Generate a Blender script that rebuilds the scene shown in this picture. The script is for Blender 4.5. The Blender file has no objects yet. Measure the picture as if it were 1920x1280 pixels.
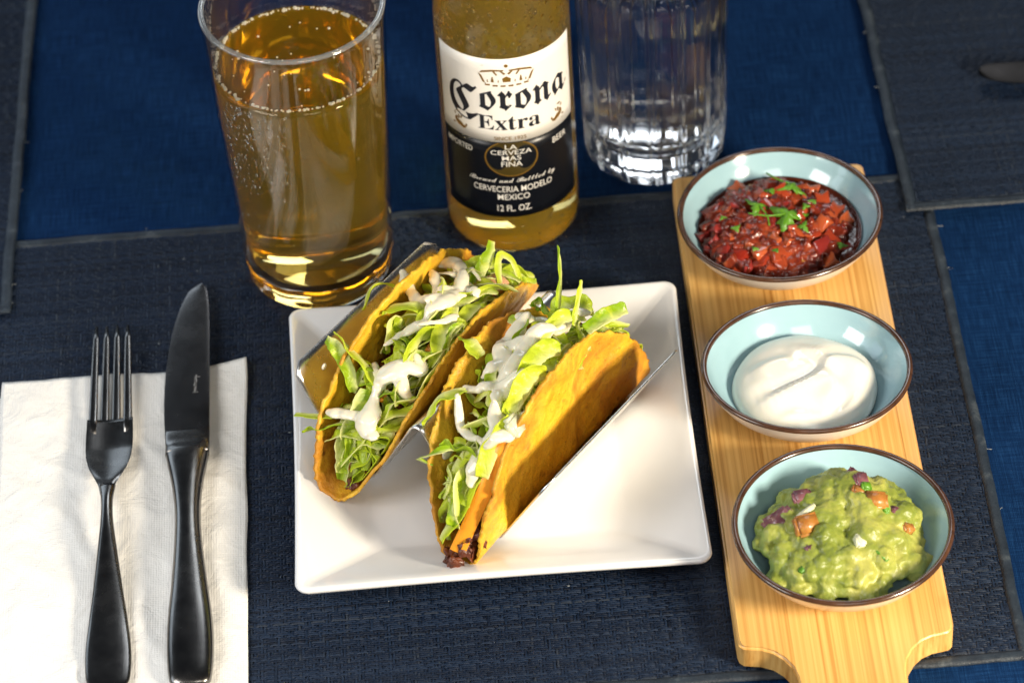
import bpy, bmesh, math, random
import numpy as np
from mathutils import Vector, Matrix, noise, Euler
from mathutils.bvhtree import BVHTree

random.seed(7)
rng = np.random.default_rng(7)
SC = bpy.context.scene
COL = SC.collection
R = math.radians
MM = 0.001
PI = math.pi

# ------------------------------------------------------------------ camera
cam_d = bpy.data.cameras.new("camera")
cam = bpy.data.objects.new("camera", cam_d)
COL.objects.link(cam)
SC.camera = cam
_p, _roll, _yaw, _D = R(43.03), R(-3.82), R(0.79), 1651.0
_fw = Vector((math.sin(_yaw) * math.cos(_p), math.cos(_yaw) * math.cos(_p), -math.sin(_p)))
_r = Vector((math.cos(_yaw), -math.sin(_yaw), 0))
_u = _r.cross(_fw)
_r2 = _r * math.cos(_roll) + _u * math.sin(_roll)
_u2 = _u * math.cos(_roll) - _r * math.sin(_roll)
_M = Matrix((_r2, _u2, -_fw)).transposed().to_4x4()
_M.translation = -_fw * _D * MM
cam.matrix_world = _M
cam_d.sensor_width = 36
cam_d.lens = 6949 / 1920 * 36
cam_d.clip_start = 0.05
cam_d.clip_end = 50
cam_d.dof.use_dof = True
cam_d.dof.focus_distance = 1.553
cam_d.dof.aperture_fstop = 10.0

# ------------------------------------------------------------------ world and lamps
world = bpy.data.worlds.new("World")
SC.world = world
world.use_nodes = True
world.node_tree.nodes["Background"].inputs[0].default_value = (0.62, 0.72, 0.9, 1)
world.node_tree.nodes["Background"].inputs[1].default_value = 0.04


def area(name, loc, target, size, power, col, shape='DISK', size_y=None):
    d = bpy.data.lights.new(name, 'AREA')
    d.shape = shape
    d.size = size
    if size_y:
        d.size_y = size_y
    d.energy = power
    d.color = col
    o = bpy.data.objects.new(name, d)
    COL.objects.link(o)
    o.location = Vector(loc) * MM
    o.rotation_euler = (Vector(target) - Vector(loc)).to_track_quat('-Z', 'Y').to_euler()
    return o


# low warm key from the right front, a soft neutral lamp at the left by the napkin, cool windows high up and behind
area("warm_key_lamp", (630, -600, 395), (0, -70, 30), 0.18, 15.0, (1.0, 0.87, 0.68))
area("soft_left_lamp", (-560, -390, 470), (-130, -100, 0), 0.34, 3.6, (1.0, 0.97, 0.93), 'RECTANGLE', 0.28)
area("soft_front_fill", (160, -930, 840), (0, -60, 20), 0.42, 2.7, (1.0, 0.95, 0.86), 'RECTANGLE', 0.4)  # fill lamp added in front to brighten the shells' inner walls, not a ceiling fixture
area("cool_back_light", (-900, 1250, 520), (0, 0, 30), 1.2, 4.5, (0.72, 0.86, 1.0), 'RECTANGLE', 0.6)
area("cool_far_light", (320, 1350, 1250), (60, 100, 30), 0.54, 5.2, (0.86, 0.93, 1.0), 'RECTANGLE', 0.5)
area("cool_side_light", (-1300, -60, 560), (-100, 0, 30), 0.7, 3.0, (0.80, 0.90, 1.0), 'RECTANGLE', 0.6)

SC.view_settings.view_transform = 'Standard'
SC.view_settings.look = 'None'
SC.view_settings.exposure = 0
SC.view_settings.gamma = 1
cy = SC.cycles
cy.use_denoising = True
cy.max_bounces = 18
cy.transmission_bounces = 16
cy.glossy_bounces = 6
cy.transparent_max_bounces = 16
cy.sample_clamp_indirect = 6
cy.blur_glossy = 0.6


# ------------------------------------------------------------------ helpers
def tag(o, label=None, cat=None, group=None, kind=None):
    if label: o["label"] = label
    if cat: o["category"] = cat
    if group: o["group"] = group
    if kind: o["kind"] = kind
    return o


def empty(name, loc=(0, 0, 0), rz=0.0):
    o = bpy.data.objects.new(name, None)
    o.empty_display_size = 0.01
    COL.objects.link(o)
    o.location = Vector(loc) * MM
    o.rotation_euler = (0, 0, rz)
    return o


def mesh(name, V, F, smooth=True):
    m = bpy.data.meshes.new(name)
    V = np.asarray(V, float) * MM
    m.from_pydata(V.tolist(), [], F if isinstance(F, list) else F.tolist())
    if smooth:
        m.polygons.foreach_set("use_smooth", [True] * len(m.polygons))
    m.update()
    return m


def fast_mesh(name, V, Q, attr=None):
    """quads from numpy arrays"""
    m = bpy.data.meshes.new(name)
    V = np.asarray(V, np.float32) * MM
    Q = np.asarray(Q, np.int32)
    m.vertices.add(len(V)); m.vertices.foreach_set("co", V.ravel())
    m.loops.add(Q.size); m.loops.foreach_set("vertex_index", Q.ravel())
    m.polygons.add(len(Q))
    m.polygons.foreach_set("loop_start", np.arange(0, Q.size, 4, dtype=np.int32))
    m.polygons.foreach_set("use_smooth", np.ones(len(Q), bool))
    m.update(calc_edges=True)
    if attr is not None:
        for k, v in attr.items():
            at = m.attributes.new(k, 'FLOAT', 'POINT')
            at.data.foreach_set("value", np.asarray(v, np.float32))
    return m


def obj(name, m, mat=None, parent=None, loc=None):
    o = bpy.data.objects.new(name, m)
    COL.objects.link(o)
    if mat is not None and len(m.materials) == 0:
        m.materials.append(mat)
    if parent is not None:
        o.parent = parent
    if loc is not None:
        o.location = Vector(loc) * MM
    return o


def grid_faces(n, k, close_u=False, close_v=False):
    F = []
    for i in range(n if close_u else n - 1):
        for j in range(k if close_v else k - 1):
            F.append((i * k + j, ((i + 1) % n) * k + j, ((i + 1) % n) * k + (j + 1) % k, i * k + (j + 1) % k))
    return F


def lathe(prof, n=64, mod=None, c=(0, 0), z0=0.0, close=True):
    """prof: list of (r,z), r may be 0 at ends"""
    V, F = [], []
    rings = []
    for (r, z) in prof:
        if r < 1e-6:
            rings.append([len(V)]); V.append((c[0], c[1], z + z0))
        else:
            ids = []
            for k in range(n):
                t = 2 * PI * k / n
                rr = r if mod is None else mod(r, z, t)
                ids.append(len(V)); V.append((c[0] + rr * math.cos(t), c[1] + rr * math.sin(t), z + z0))
            rings.append(ids)
    for a, b in zip(rings[:-1], rings[1:]):
        if len(a) == 1 and len(b) == 1:
            continue
        for k in range(n):
            k2 = (k + 1) % n
            if len(a) == 1: F.append((a[0], b[k2], b[k]))
            elif len(b) == 1: F.append((a[k], a[k2], b[0]))
            else: F.append((a[k], a[k2], b[k2], b[k]))
    return V, F


def fix_normals(m):
    bm = bmesh.new(); bm.from_mesh(m)
    bmesh.ops.recalc_face_normals(bm, faces=bm.faces)
    bm.to_mesh(m); bm.free()
    return m


def catmull(P, n):
    P = [np.asarray(p, float) for p in P]
    P = [2 * P[0] - P[1]] + P + [2 * P[-1] - P[-2]]
    segs = len(P) - 3
    out = []
    for i in range(n):
        t = i / (n - 1) * segs
        k = min(int(t), segs - 1); t -= k
        a, b, c, d = P[k:k + 4]
        out.append(0.5 * (2 * b + (c - a) * t + (2 * a - 5 * b + 4 * c - d) * t * t + (3 * b - a - 3 * c + d) * t ** 3))
    return np.array(out)


def nz(x, y, z=0.0):
    return noise.noise(Vector((x, y, z)))


def fbm(x, y, z=0.0, o=4):
    return noise.fractal(Vector((x, y, z)), 1.0, 2.0, o)


def remeshed(name, V, F, voxel, smooth_it=4, disp=None):
    """union of overlapping solids -> one watertight skin, then optional displacement"""
    m = mesh(name + "_raw", V, F)
    o = bpy.data.objects.new(name + "_raw", m)
    COL.objects.link(o)
    md = o.modifiers.new("r", 'REMESH'); md.mode = 'VOXEL'; md.voxel_size = voxel * MM; md.use_smooth_shade = True
    if smooth_it:
        s = o.modifiers.new("s", 'SMOOTH'); s.iterations = smooth_it; s.factor = 0.5
    bpy.context.view_layer.update()
    dg = bpy.context.evaluated_depsgraph_get()
    m2 = bpy.data.meshes.new_from_object(o.evaluated_get(dg))
    m2.name = name
    bpy.data.objects.remove(o); bpy.data.meshes.remove(m)
    m2.materials.clear()
    if disp:
        n = len(m2.vertices)
        co = np.empty(n * 3, np.float32); m2.vertices.foreach_get("co", co); co = co.reshape(-1, 3)
        no = np.empty(n * 3, np.float32); m2.vertices.foreach_get("normal", no); no = no.reshape(-1, 3)
        d = np.array([disp(*(p / MM)) for p in co]) * MM
        co += no * d[:, None]
        m2.vertices.foreach_set("co", co.ravel())
    m2.polygons.foreach_set("use_smooth", [True] * len(m2.polygons))
    m2.update()
    return m2


_ico = None


def ico():
    global _ico
    if _ico is None:
        bm = bmesh.new(); bmesh.ops.create_icosphere(bm, subdivisions=2, radius=1.0)
        _ico = (np.array([v.co[:] for v in bm.verts]), [tuple(v.index for v in f.verts) for f in bm.faces])
        bm.free()
    return _ico


class Acc:
    def __init__(s): s.V = []; s.F = []
    def add(s, V, F):
        o = len(s.V)
        s.V.extend([tuple(v) for v in V]); s.F.extend([tuple(i + o for i in f) for f in F])
    def ball(s, c, r, sc=(1, 1, 1)):
        V, F = ico(); s.add(V * np.array(sc) * r + np.array(c), F)


# ------------------------------------------------------------------ materials
class NT:
    def __init__(s, name):
        s.m = bpy.data.materials.new(name); s.m.use_nodes = True
        s.t = s.m.node_tree; s.n = s.t.nodes; s.l = s.t.links
        s.b = s.n["Principled BSDF"]; s.out = s.n["Material Output"]
    def node(s, typ, **kw):
        n = s.n.new(typ)
        for k, v in kw.items():
            if k.startswith("i_"):
                n.inputs[k[2:].replace("_", " ")].default_value = v
            else:
                setattr(n, k, v)
        return n
    def link(s, a, b): s.l.new(a, b)
    def coord(s, scale=(1, 1, 1), rot=(0, 0, 0)):
        tc = s.node("ShaderNodeTexCoord"); mp = s.node("ShaderNodeMapping")
        mp.inputs["Scale"].default_value = scale; mp.inputs["Rotation"].default_value = rot
        s.link(tc.outputs["Object"], mp.inputs["Vector"])
        return mp.outputs[0]
    def noise(s, vec, scale, detail=4, rough=0.55, dist=0.0):
        n = s.node("ShaderNodeTexNoise"); n.inputs["Scale"].default_value = scale
        n.inputs["Detail"].default_value = detail; n.inputs["Roughness"].default_value = rough
        n.inputs["Distortion"].default_value = dist
        s.link(vec, n.inputs["Vector"]); return n.outputs["Fac"]
    def ramp(s, fac, stops):
        r = s.node("ShaderNodeValToRGB"); e = r.color_ramp.elements
        while len(e) < len(stops): e.new(0.5)
        for i, (p, c) in enumerate(stops):
            e[i].position = p; e[i].color = (*c, 1) if len(c) == 3 else c
        s.link(fac, r.inputs[0]); return r.outputs[0]
    def mix(s, fac, a, b):
        m = s.node("ShaderNodeMix", data_type='RGBA')
        for sock, v in ((m.inputs[0], fac), (m.inputs[6], a), (m.inputs[7], b)):
            if hasattr(v, "links"): s.link(v, sock)
            elif isinstance(v, (int, float)): sock.default_value = v
            else: sock.default_value = (*v, 1)
        return m.outputs[2]
    def bump(s, h, strength=0.3, dist=0.001, prev=None):
        b = s.node("ShaderNodeBump"); b.inputs["Strength"].default_value = strength; b.inputs["Distance"].default_value = dist
        s.link(h, b.inputs["Height"])
        if prev is not None: s.link(prev, b.inputs["Normal"])
        s.link(b.outputs[0], s.b.inputs["Normal"]); return b.outputs[0]
    def set(s, **kw):
        for k, v in kw.items():
            k = {"base": "Base Color", "rough": "Roughness", "metal": "Metallic", "ior": "IOR", "trans": "Transmission Weight",
                 "sss": "Subsurface Weight", "sssr": "Subsurface Radius", "ssss": "Subsurface Scale", "coat": "Coat Weight",
                 "coatr": "Coat Roughness", "spec": "Specular IOR Level", "sheen": "Sheen Weight", "aniso": "Anisotropic"}[k]
            sock = s.b.inputs[k]
            if hasattr(v, "links"): s.link(v, sock)
            elif isinstance(v, (int, float)): sock.default_value = v
            else: sock.default_value = (*v, 1) if len(v) == 3 and sock.type == 'RGBA' else v
        return s


def simple(name, base, rough=0.5, **kw):
    n = NT(name); n.set(base=base, rough=rough, **kw); return n.m


M = {}

# tablecloth
n = NT("blue_cloth"); v = n.coord()
w1 = n.node("ShaderNodeTexWave", wave_type='BANDS', bands_direction='X'); w1.inputs["Scale"].default_value = 430; w1.inputs["Distortion"].default_value = 1.2; w1.inputs["Detail"].default_value = 2; w1.inputs["Detail Scale"].default_value = 2
w2 = n.node("ShaderNodeTexWave", wave_type='BANDS', bands_direction='Y'); w2.inputs["Scale"].default_value = 430; w2.inputs["Distortion"].default_value = 1.2; w2.inputs["Detail"].default_value = 2
n.link(v, w1.inputs["Vector"]); n.link(v, w2.inputs["Vector"])
mul = n.node("ShaderNodeMath", operation='MULTIPLY'); n.link(w1.outputs["Fac"], mul.inputs[0]); n.link(w2.outputs["Fac"], mul.inputs[1])
va_ = n.coord((60, 1500, 1)); vb_ = n.coord((1500, 60, 1))
ad = n.node("ShaderNodeMath", operation='ADD'); n.link(n.noise(va_, 1.0, 3, 0.6), ad.inputs[0]); n.link(n.noise(vb_, 1.0, 3, 0.6), ad.inputs[1])
hf = n.node("ShaderNodeMath", operation='MULTIPLY'); hf.inputs[1].default_value = 0.5; n.link(ad.outputs[0], hf.inputs[0])
c1 = n.ramp(hf.outputs[0], [(0.36, (0.0008, 0.010, 0.040)), (0.5, (0.0022, 0.019, 0.072)), (0.64, (0.008, 0.042, 0.130))])
c2 = n.mix(n.ramp(n.noise(v, 9, 3), [(0.4, (0, 0, 0)), (0.7, (0.35,) * 3)]), c1, (0.004, 0.028, 0.10))
n.set(base=c2, rough=0.9, spec=0.08); n.bump(hf.outputs[0], 0.5, 0.0010)
n.bump(mul.outputs[0], 0.3, 0.0005); M["cloth"] = n.m

# placemat strands
n = NT("mat_strand"); at = n.node("ShaderNodeAttribute", attribute_name="rnd")
v = n.coord()
c = n.ramp(at.outputs["Fac"], [(0.0, (0.0018, 0.005, 0.014)), (0.45, (0.0045, 0.012, 0.031)), (0.8, (0.009, 0.020, 0.046)), (1.0, (0.021, 0.029, 0.045))])
n.set(base=c, rough=n.ramp(n.noise(v, 300, 2), [(0.2, (0.36,) * 3), (0.8, (0.55,) * 3)]), spec=0.36); M["strand"] = n.m
n = NT("mat_hem"); v = n.coord()
n.set(base=n.ramp(n.noise(v, 70, 6, 0.7), [(0.38, (0.006, 0.012, 0.022)), (0.55, (0.016, 0.026, 0.040)), (0.68, (0.06, 0.075, 0.09)), (0.8, (0.16, 0.18, 0.19))]), rough=0.55)
n.bump(n.noise(v, 900, 3), 0.6, 0.0005); M["hem"] = n.m
M["backing"] = simple("mat_backing", (0.006, 0.009, 0.014), 0.8)
M["fray"] = simple("mat_fray", (0.20, 0.22, 0.23), 0.7)

# napkin
n = NT("paper_napkin"); v = n.coord()
w1 = n.node("ShaderNodeTexWave", wave_type='BANDS', bands_direction='X'); w1.inputs["Scale"].default_value = 290; w1.inputs["Distortion"].default_value = 0.8
w2 = n.node("ShaderNodeTexWave", wave_type='BANDS', bands_direction='Y'); w2.inputs["Scale"].default_value = 290; w2.inputs["Distortion"].default_value = 0.8
n.link(v, w1.inputs["Vector"]); n.link(v, w2.inputs["Vector"])
mul = n.node("ShaderNodeMath", operation='ADD'); n.link(w1.outputs["Fac"], mul.inputs[0]); n.link(w2.outputs["Fac"], mul.inputs[1])
b1 = n.bump(mul.outputs[0], 0.16, 0.0004)
n.bump(n.noise(v, 60, 5, 0.6, 0.8), 0.5, 0.003, b1)
n.set(base=(0.83, 0.82, 0.79), rough=0.9, spec=0.15, sss=0.1, sssr=(0.002, 0.002, 0.002)); M["napkin"] = n.m

# steel
def steel(name, base, rough, scr=0.06, bump=0.05):
    n = NT(name); v = n.coord((1, 1, 1)); v2 = n.coord((900, 40, 900), (0.2, 0.1, 0.4))
    r = n.ramp(n.noise(v, 55, 6, 0.7), [(0.3, (max(rough - scr, 0.02),) * 3), (0.75, (rough + scr,) * 3)])
    n.set(base=base, metal=1.0, rough=r)
    n.bump(n.noise(v2, 1.0, 3), bump, 0.0002); return n.m
M["cutlery"] = steel("worn_steel", (0.20, 0.19, 0.18), 0.25, 0.07, 0.06)
M["blade"] = steel("satin_blade", (0.16, 0.15, 0.145), 0.26, 0.05, 0.05)
M["sheet"] = steel("holder_steel", (0.83, 0.81, 0.77), 0.28, 0.04, 0.03)
M["dull"] = steel("dull_steel", (0.015, 0.013, 0.012), 0.3, 0.05, 0.03)
M["etch"] = simple("etched_mark", (0.5, 0.47, 0.44), 0.6)

# porcelain
n = NT("white_porcelain"); v = n.coord()
n.set(base=(0.82, 0.82, 0.825), rough=0.13, spec=0.5, coat=0.4, coatr=0.06); n.bump(n.noise(v, 18, 2), 0.08, 0.002); M["plate"] = n.m
n = NT("turquoise_glaze"); v = n.coord()
n.set(base=n.ramp(n.noise(v, 30, 4), [(0.3, (0.29, 0.465, 0.535)), (0.7, (0.34, 0.52, 0.585))]), rough=0.12, coat=0.5, coatr=0.04); n.bump(n.noise(v, 35, 2), 0.10, 0.002); M["glaze"] = n.m
M["bowl_out"] = simple("bowl_white", (0.80, 0.76, 0.70), 0.22, coat=0.3)
n = NT("bowl_rim_brown"); v = n.coord()
n.set(base=n.ramp(n.noise(v, 160, 5), [(0.35, (0.040, 0.018, 0.010)), (0.65, (0.085, 0.038, 0.020)), (0.8, (0.13, 0.07, 0.045))]), rough=0.22, coat=0.4); M["rim"] = n.m

# bamboo
n = NT("bamboo"); vs = n.coord((620, 1.6, 60)); vb = n.coord((70, .5, 10)); vk = n.coord((24, 14, 10))
streak = n.noise(vs, 1.0, 5, 0.6); broad = n.noise(vb, 1.0, 3); knot = n.noise(vk, 1.0, 3, 0.6)
c1 = n.ramp(streak, [(0.32, (0.36, 0.155, 0.026)), (0.46, (0.60, 0.325, 0.085)), (0.62, (0.74, 0.46, 0.15))])
c2 = n.mix(n.ramp(broad, [(0.40, (0, 0, 0)), (0.70, (0.6,) * 3)]), c1, (0.70, 0.42, 0.13))
mm = n.node("ShaderNodeMix", data_type='RGBA', blend_type='MULTIPLY'); mm.inputs[0].default_value = 0.75
n.link(c2, mm.inputs[6]); n.link(n.ramp(knot, [(0.66, (1, 1, 1)), (0.78, (0.62, 0.45, 0.30))]), mm.inputs[7])
n.set(base=mm.outputs[2], rough=0.42, coat=0.12, coatr=0.3); n.bump(streak, 0.15, 0.0005); M["bamboo"] = n.m

# glass and drinks
def glassmat(name, col=(1, 1, 1), rough=0.0, ior=1.5):
    n = NT(name); n.set(base=col, rough=rough, ior=ior, trans=1.0); return n
n = glassmat("clear_glass"); M["glass"] = n.m
def thin(name, tint, extra=None, rough=0.03, bump=0.2):
    """thin clear wall: fresnel gloss over straight-through transmission (lets lamps shine in), plus a scattering share"""
    n = NT(name); v = n.coord()
    gl = n.node("ShaderNodeBsdfGlossy"); gl.inputs["Roughness"].default_value = rough
    tp = n.node("ShaderNodeBsdfTransparent"); tp.inputs[0].default_value = (*tint, 1)
    lw_ = n.node("ShaderNodeLayerWeight"); lw_.inputs["Blend"].default_value = 0.5
    pw = n.node("ShaderNodeMath", operation='POWER'); pw.inputs[1].default_value = 3.2; n.link(lw_.outputs["Facing"], pw.inputs[0])
    fr = n.node("ShaderNodeMath", operation='MULTIPLY_ADD'); fr.inputs[1].default_value = 0.85; fr.inputs[2].default_value = 0.05; n.link(pw.outputs[0], fr.inputs[0])
    bp = n.node("ShaderNodeBump"); bp.inputs["Strength"].default_value = bump; bp.inputs["Distance"].default_value = 0.0006
    n.link(n.noise(v, 420, 2), bp.inputs["Height"]); n.link(bp.outputs[0], gl.inputs["Normal"])
    base = tp.outputs[0]
    if extra:
        fac, col, dif = extra
        tl = n.node("ShaderNodeBsdfTranslucent"); tl.inputs[0].default_value = (*col, 1)
        df = n.node("ShaderNodeBsdfDiffuse"); df.inputs[0].default_value = (*col, 1)
        m0 = n.node("ShaderNodeMixShader"); m0.inputs[0].default_value = dif
        n.link(tl.outputs[0], m0.inputs[1]); n.link(df.outputs[0], m0.inputs[2])
        m1 = n.node("ShaderNodeMixShader"); m1.inputs[0].default_value = fac
        n.link(base, m1.inputs[1]); n.link(m0.outputs[0], m1.inputs[2]); base = m1.outputs[0]
    m2 = n.node("ShaderNodeMixShader"); n.link(fr.outputs[0], m2.inputs[0]); n.link(base, m2.inputs[1]); n.link(gl.outputs[0], m2.inputs[2])
    n.link(m2.outputs[0], n.out.inputs[0]); n.t.nodes.remove(n.b)
    return n.m
M["bottle"] = thin("wet_bottle_glass", (0.97, 0.97, 0.94))
def liquid(name, absorb, dens, ior=1.34, milk=0.0, milkcol=(1, 1, 1)):
    n = NT(name); n.set(base=(1, 1, 1), rough=0.0, ior=ior, trans=1.0)
    if absorb:
        va = n.node("ShaderNodeVolumeAbsorption"); va.inputs["Color"].default_value = (*absorb, 1); va.inputs["Density"].default_value = dens
        n.link(va.outputs[0], n.out.inputs["Volume"])
    if milk:
        tr = n.node("ShaderNodeBsdfTranslucent"); tr.inputs[0].default_value = (*milkcol, 1)
        mx = n.node("ShaderNodeMixShader"); mx.inputs[0].default_value = milk
        n.link(n.b.outputs[0], mx.inputs[1]); n.link(tr.outputs[0], mx.inputs[2]); n.link(mx.outputs[0], n.out.inputs[0])
    return n.m
def lager(name, scatter, dens, dif):
    n = NT(name); n.set(base=(1, 1, 1), rough=0.0, ior=1.34, trans=1.0)
    va = n.node("ShaderNodeVolumeAbsorption"); va.inputs["Color"].default_value = (0.97, 0.78, 0.01, 1); va.inputs["Density"].default_value = dens; n.link(va.outputs[0], n.out.inputs["Volume"])
    tl_ = n.node("ShaderNodeBsdfTranslucent"); tl_.inputs[0].default_value = (1.0, 0.72, 0.05, 1)
    df_ = n.node("ShaderNodeBsdfDiffuse"); df_.inputs[0].default_value = (0.97, 0.64, 0.04, 1)
    m0 = n.node("ShaderNodeMixShader"); m0.inputs[0].default_value = dif; n.link(tl_.outputs[0], m0.inputs[1]); n.link(df_.outputs[0], m0.inputs[2])
    m1 = n.node("ShaderNodeMixShader"); m1.inputs[0].default_value = scatter; n.link(n.b.outputs[0], m1.inputs[1]); n.link(m0.outputs[0], m1.inputs[2]); n.link(m1.outputs[0], n.out.inputs[0])
    return n.m
M["beer"] = lager("lager", 0.10, 32, 0.55)
M["beer_b"] = lager("bottled_lager", 0.17, 20, 0.5)
M["glass_wall"] = thin("drinking_glass_wall", (0.975, 0.98, 0.97), None, 0.0, 0.02)
M["glass_rim"] = thin("drinking_glass_rim", (0.9, 0.92, 0.92), (0.16, (0.85, 0.88, 0.9), 0.6), 0.08, 0.02)
M["water"] = liquid("water", None, 0, 1.33)
M["drop"] = glassmat("water_drop", (1, 1, 1), 0.0, 1.33).m
n = NT("beer_foam"); n.set(base=(0.86, 0.82, 0.70), rough=0.4, trans=0.5, ior=1.2); M["foam"] = n.m
n = NT("label_white"); v = n.coord(); n.set(base=(0.84, 0.81, 0.76), rough=0.35, coat=0.3, coatr=0.15); n.bump(n.noise(v, 700, 3), 0.12, 0.0004); M["lab_w"] = n.m
n = NT("label_black"); v = n.coord(); n.set(base=(0.004, 0.005, 0.008), rough=0.32, coat=0.08, coatr=0.15); n.bump(n.noise(v, 700, 3), 0.1, 0.0004); n.b.inputs["Specular IOR Level"].default_value = 0.25; M["lab_k"] = n.m
M["ink"] = simple("ink_navy", (0.012, 0.014, 0.022), 0.4)
M["gold"] = simple("ink_gold", (0.24, 0.13, 0.02), 0.35, metal=0.3)
M["olive"] = simple("ink_olive_gold", (0.050, 0.034, 0.006), 0.35)
M["white_ink"] = simple("ink_white", (0.72, 0.70, 0.66), 0.5)

# food
n = NT("corn_shell"); v = n.coord()
f1 = n.noise(v, 60, 6, 0.65); f2 = n.noise(v, 520, 3, 0.6); f3 = n.noise(v, 30, 4, 0.6, 0.6); f4 = n.noise(v, 170, 4, 0.6)
c1 = n.ramp(f1, [(0.28, (0.66, 0.32, 0.014)), (0.50, (0.82, 0.47, 0.03)), (0.72, (0.89, 0.57, 0.06))])
c2 = n.mix(n.ramp(f3, [(0.46, (0, 0, 0)), (0.60, (0.85,) * 3)]), c1, (0.50, 0.19, 0.014))
c2 = n.mix(n.ramp(f4, [(0.60, (0, 0, 0)), (0.74, (0.65,) * 3)]), c2, (0.36, 0.12, 0.012))
c3 = n.mix(n.ramp(f2, [(0.63, (0, 0, 0)), (0.74, (0.9,) * 3)]), c2, (0.24, 0.085, 0.015))
n.set(base=c3, rough=n.ramp(f3, [(0.4, (0.36,) * 3), (0.65, (0.6,) * 3)]), sss=0.15, sssr=(0.004, 0.002, 0.0005), spec=0.45)
vo = n.node("ShaderNodeTexVoronoi", feature='SMOOTH_F1'); vo.inputs["Scale"].default_value = 95; n.link(v, vo.inputs["Vector"])
blis = n.ramp(vo.outputs["Distance"], [(0.12, (1, 1, 1)), (0.42, (0, 0, 0))])
b1 = n.bump(f2, 0.5, 0.0010); b2 = n.bump(f4, 0.45, 0.0022, b1); b3 = n.bump(f1, 0.4, 0.004, b2); n.bump(blis, 0.35, 0.0022, b3)
sp = n.node("ShaderNodeTexVoronoi", feature='F1'); sp.inputs["Scale"].default_value = 130; n.link(v, sp.inputs["Vector"])
c4 = n.mix(n.ramp(sp.outputs["Distance"], [(0.10, (0.85,) * 3), (0.17, (0, 0, 0))]), c3, (0.22, 0.075, 0.012))
n.set(base=n.mix(n.ramp(f1, [(0.52, (0, 0, 0)), (0.60, (1, 1, 1))]), c3, c4))
M["shell"] = n.m


def leafmat(name, dark, light, rib, trans=0.35):
    n = NT(name); v = n.coord(); at = n.node("ShaderNodeAttribute", attribute_name="w"); oi = n.node("ShaderNodeObjectInfo")
    c1 = n.mix(n.ramp(oi.outputs["Random"], [(0.0, (0, 0, 0)), (0.25, (0.55,) * 3), (1.0, (1, 1, 1))]), dark, light)
    c1 = n.mix(n.ramp(n.noise(v, 45, 3), [(0.45, (0, 0, 0)), (0.75, (0.4,) * 3)]), c1, dark)
    vein = n.noise(v, 140, 4, 0.6, 1.0)
    c2 = n.mix(n.ramp(vein, [(0.52, (0, 0, 0)), (0.68, (0.7,) * 3)]), c1, light)
    c3 = n.mix(n.ramp(at.outputs["Fac"], [(0.0, (1, 1, 1)), (0.35, (0.35,) * 3), (0.6, (0, 0, 0))]), c2, rib)
    n.set(base=c3, rough=0.30, spec=0.5)
    n.bump(vein, 0.8, 0.002)
    tr = n.node("ShaderNodeBsdfTranslucent"); n.link(c3, tr.inputs[0])
    mx = n.node("ShaderNodeMixShader"); mx.inputs[0].default_value = trans
    n.link(n.b.outputs[0], mx.inputs[1]); n.link(tr.outputs[0], mx.inputs[2]); n.link(mx.outputs[0], n.out.inputs[0])
    return n.m
M["lettuce"] = leafmat("lettuce", (0.34, 0.56, 0.012), (0.80, 0.87, 0.07), (0.94, 0.94, 0.46), 0.45)
M["cilantro"] = leafmat("cilantro", (0.07, 0.22, 0.015), (0.16, 0.38, 0.03), (0.12, 0.30, 0.03), 0.25)
n = NT("crema"); v = n.coord(); n.set(base=(0.87, 0.81, 0.63), rough=0.18, sss=0.35, sssr=(0.004, 0.003, 0.002), coat=0.25, coatr=0.1)
n.bump(n.noise(v, 120, 2), 0.12, 0.001); M["crema"] = n.m
M["cheese"] = simple("cheddar", (0.85, 0.33, 0.025), 0.32, sss=0.25, sssr=(0.004, 0.002, 0.0005))
n = NT("seasoned_meat"); v = n.coord(); n.set(base=n.ramp(n.noise(v, 150, 5), [(0.3, (0.05, 0.012, 0.006)), (0.55, (0.17, 0.042, 0.014)), (0.8, (0.34, 0.12, 0.04))]), rough=0.35); n.bump(n.noise(v, 260, 4), 0.7, 0.002); M["meat"] = n.m
def wet(name, stops, rough=0.2, scale=90, sss=0.3, rad=(0.004, 0.0012, 0.0006), rnd=None):
    n = NT(name); v = n.coord(); c = n.ramp(n.noise(v, scale, 4), stops)
    if rnd:
        oi = n.node("ShaderNodeObjectInfo"); c = n.mix(oi.outputs["Random"], c, rnd)
    n.set(base=c, rough=rough, sss=sss, sssr=rad, coat=0.06, coatr=0.15); n.bump(n.noise(v, 260, 3), 0.45, 0.0015); return n.m
M["tomato"] = wet("tomato_flesh", [(0.3, (0.17, 0.010, 0.006)), (0.6, (0.30, 0.026, 0.012)), (0.85, (0.42, 0.09, 0.035))], 0.16, rnd=(0.44, 0.095, 0.03))
M["tomato_d"] = wet("tomato_dark", [(0.3, (0.13, 0.010, 0.008)), (0.7, (0.26, 0.022, 0.014))], rnd=(0.30, 0.035, 0.03))
M["tomato_o"] = wet("tomato_orange", [(0.3, (0.26, 0.085, 0.012)), (0.7, (0.46, 0.22, 0.05))], 0.34)
M["tomato_p"] = wet("tomato_pale", [(0.3, (0.62, 0.30, 0.16)), (0.7, (0.72, 0.42, 0.24))])
M["pulp"] = wet("salsa_pulp", [(0.30, (0.075, 0.010, 0.004)), (0.48, (0.17, 0.020, 0.008)), (0.62, (0.27, 0.045, 0.016)), (0.8, (0.38, 0.14, 0.06))], 0.2, 110)
M["onion"] = wet("red_onion", [(0.3, (0.13, 0.045, 0.065)), (0.6, (0.25, 0.11, 0.12)), (0.8, (0.45, 0.33, 0.27))])
M["onion_w"] = wet("white_onion", [(0.3, (0.62, 0.62, 0.42)), (0.7, (0.74, 0.74, 0.55))], rad=(0.003, 0.003, 0.002))
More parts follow.
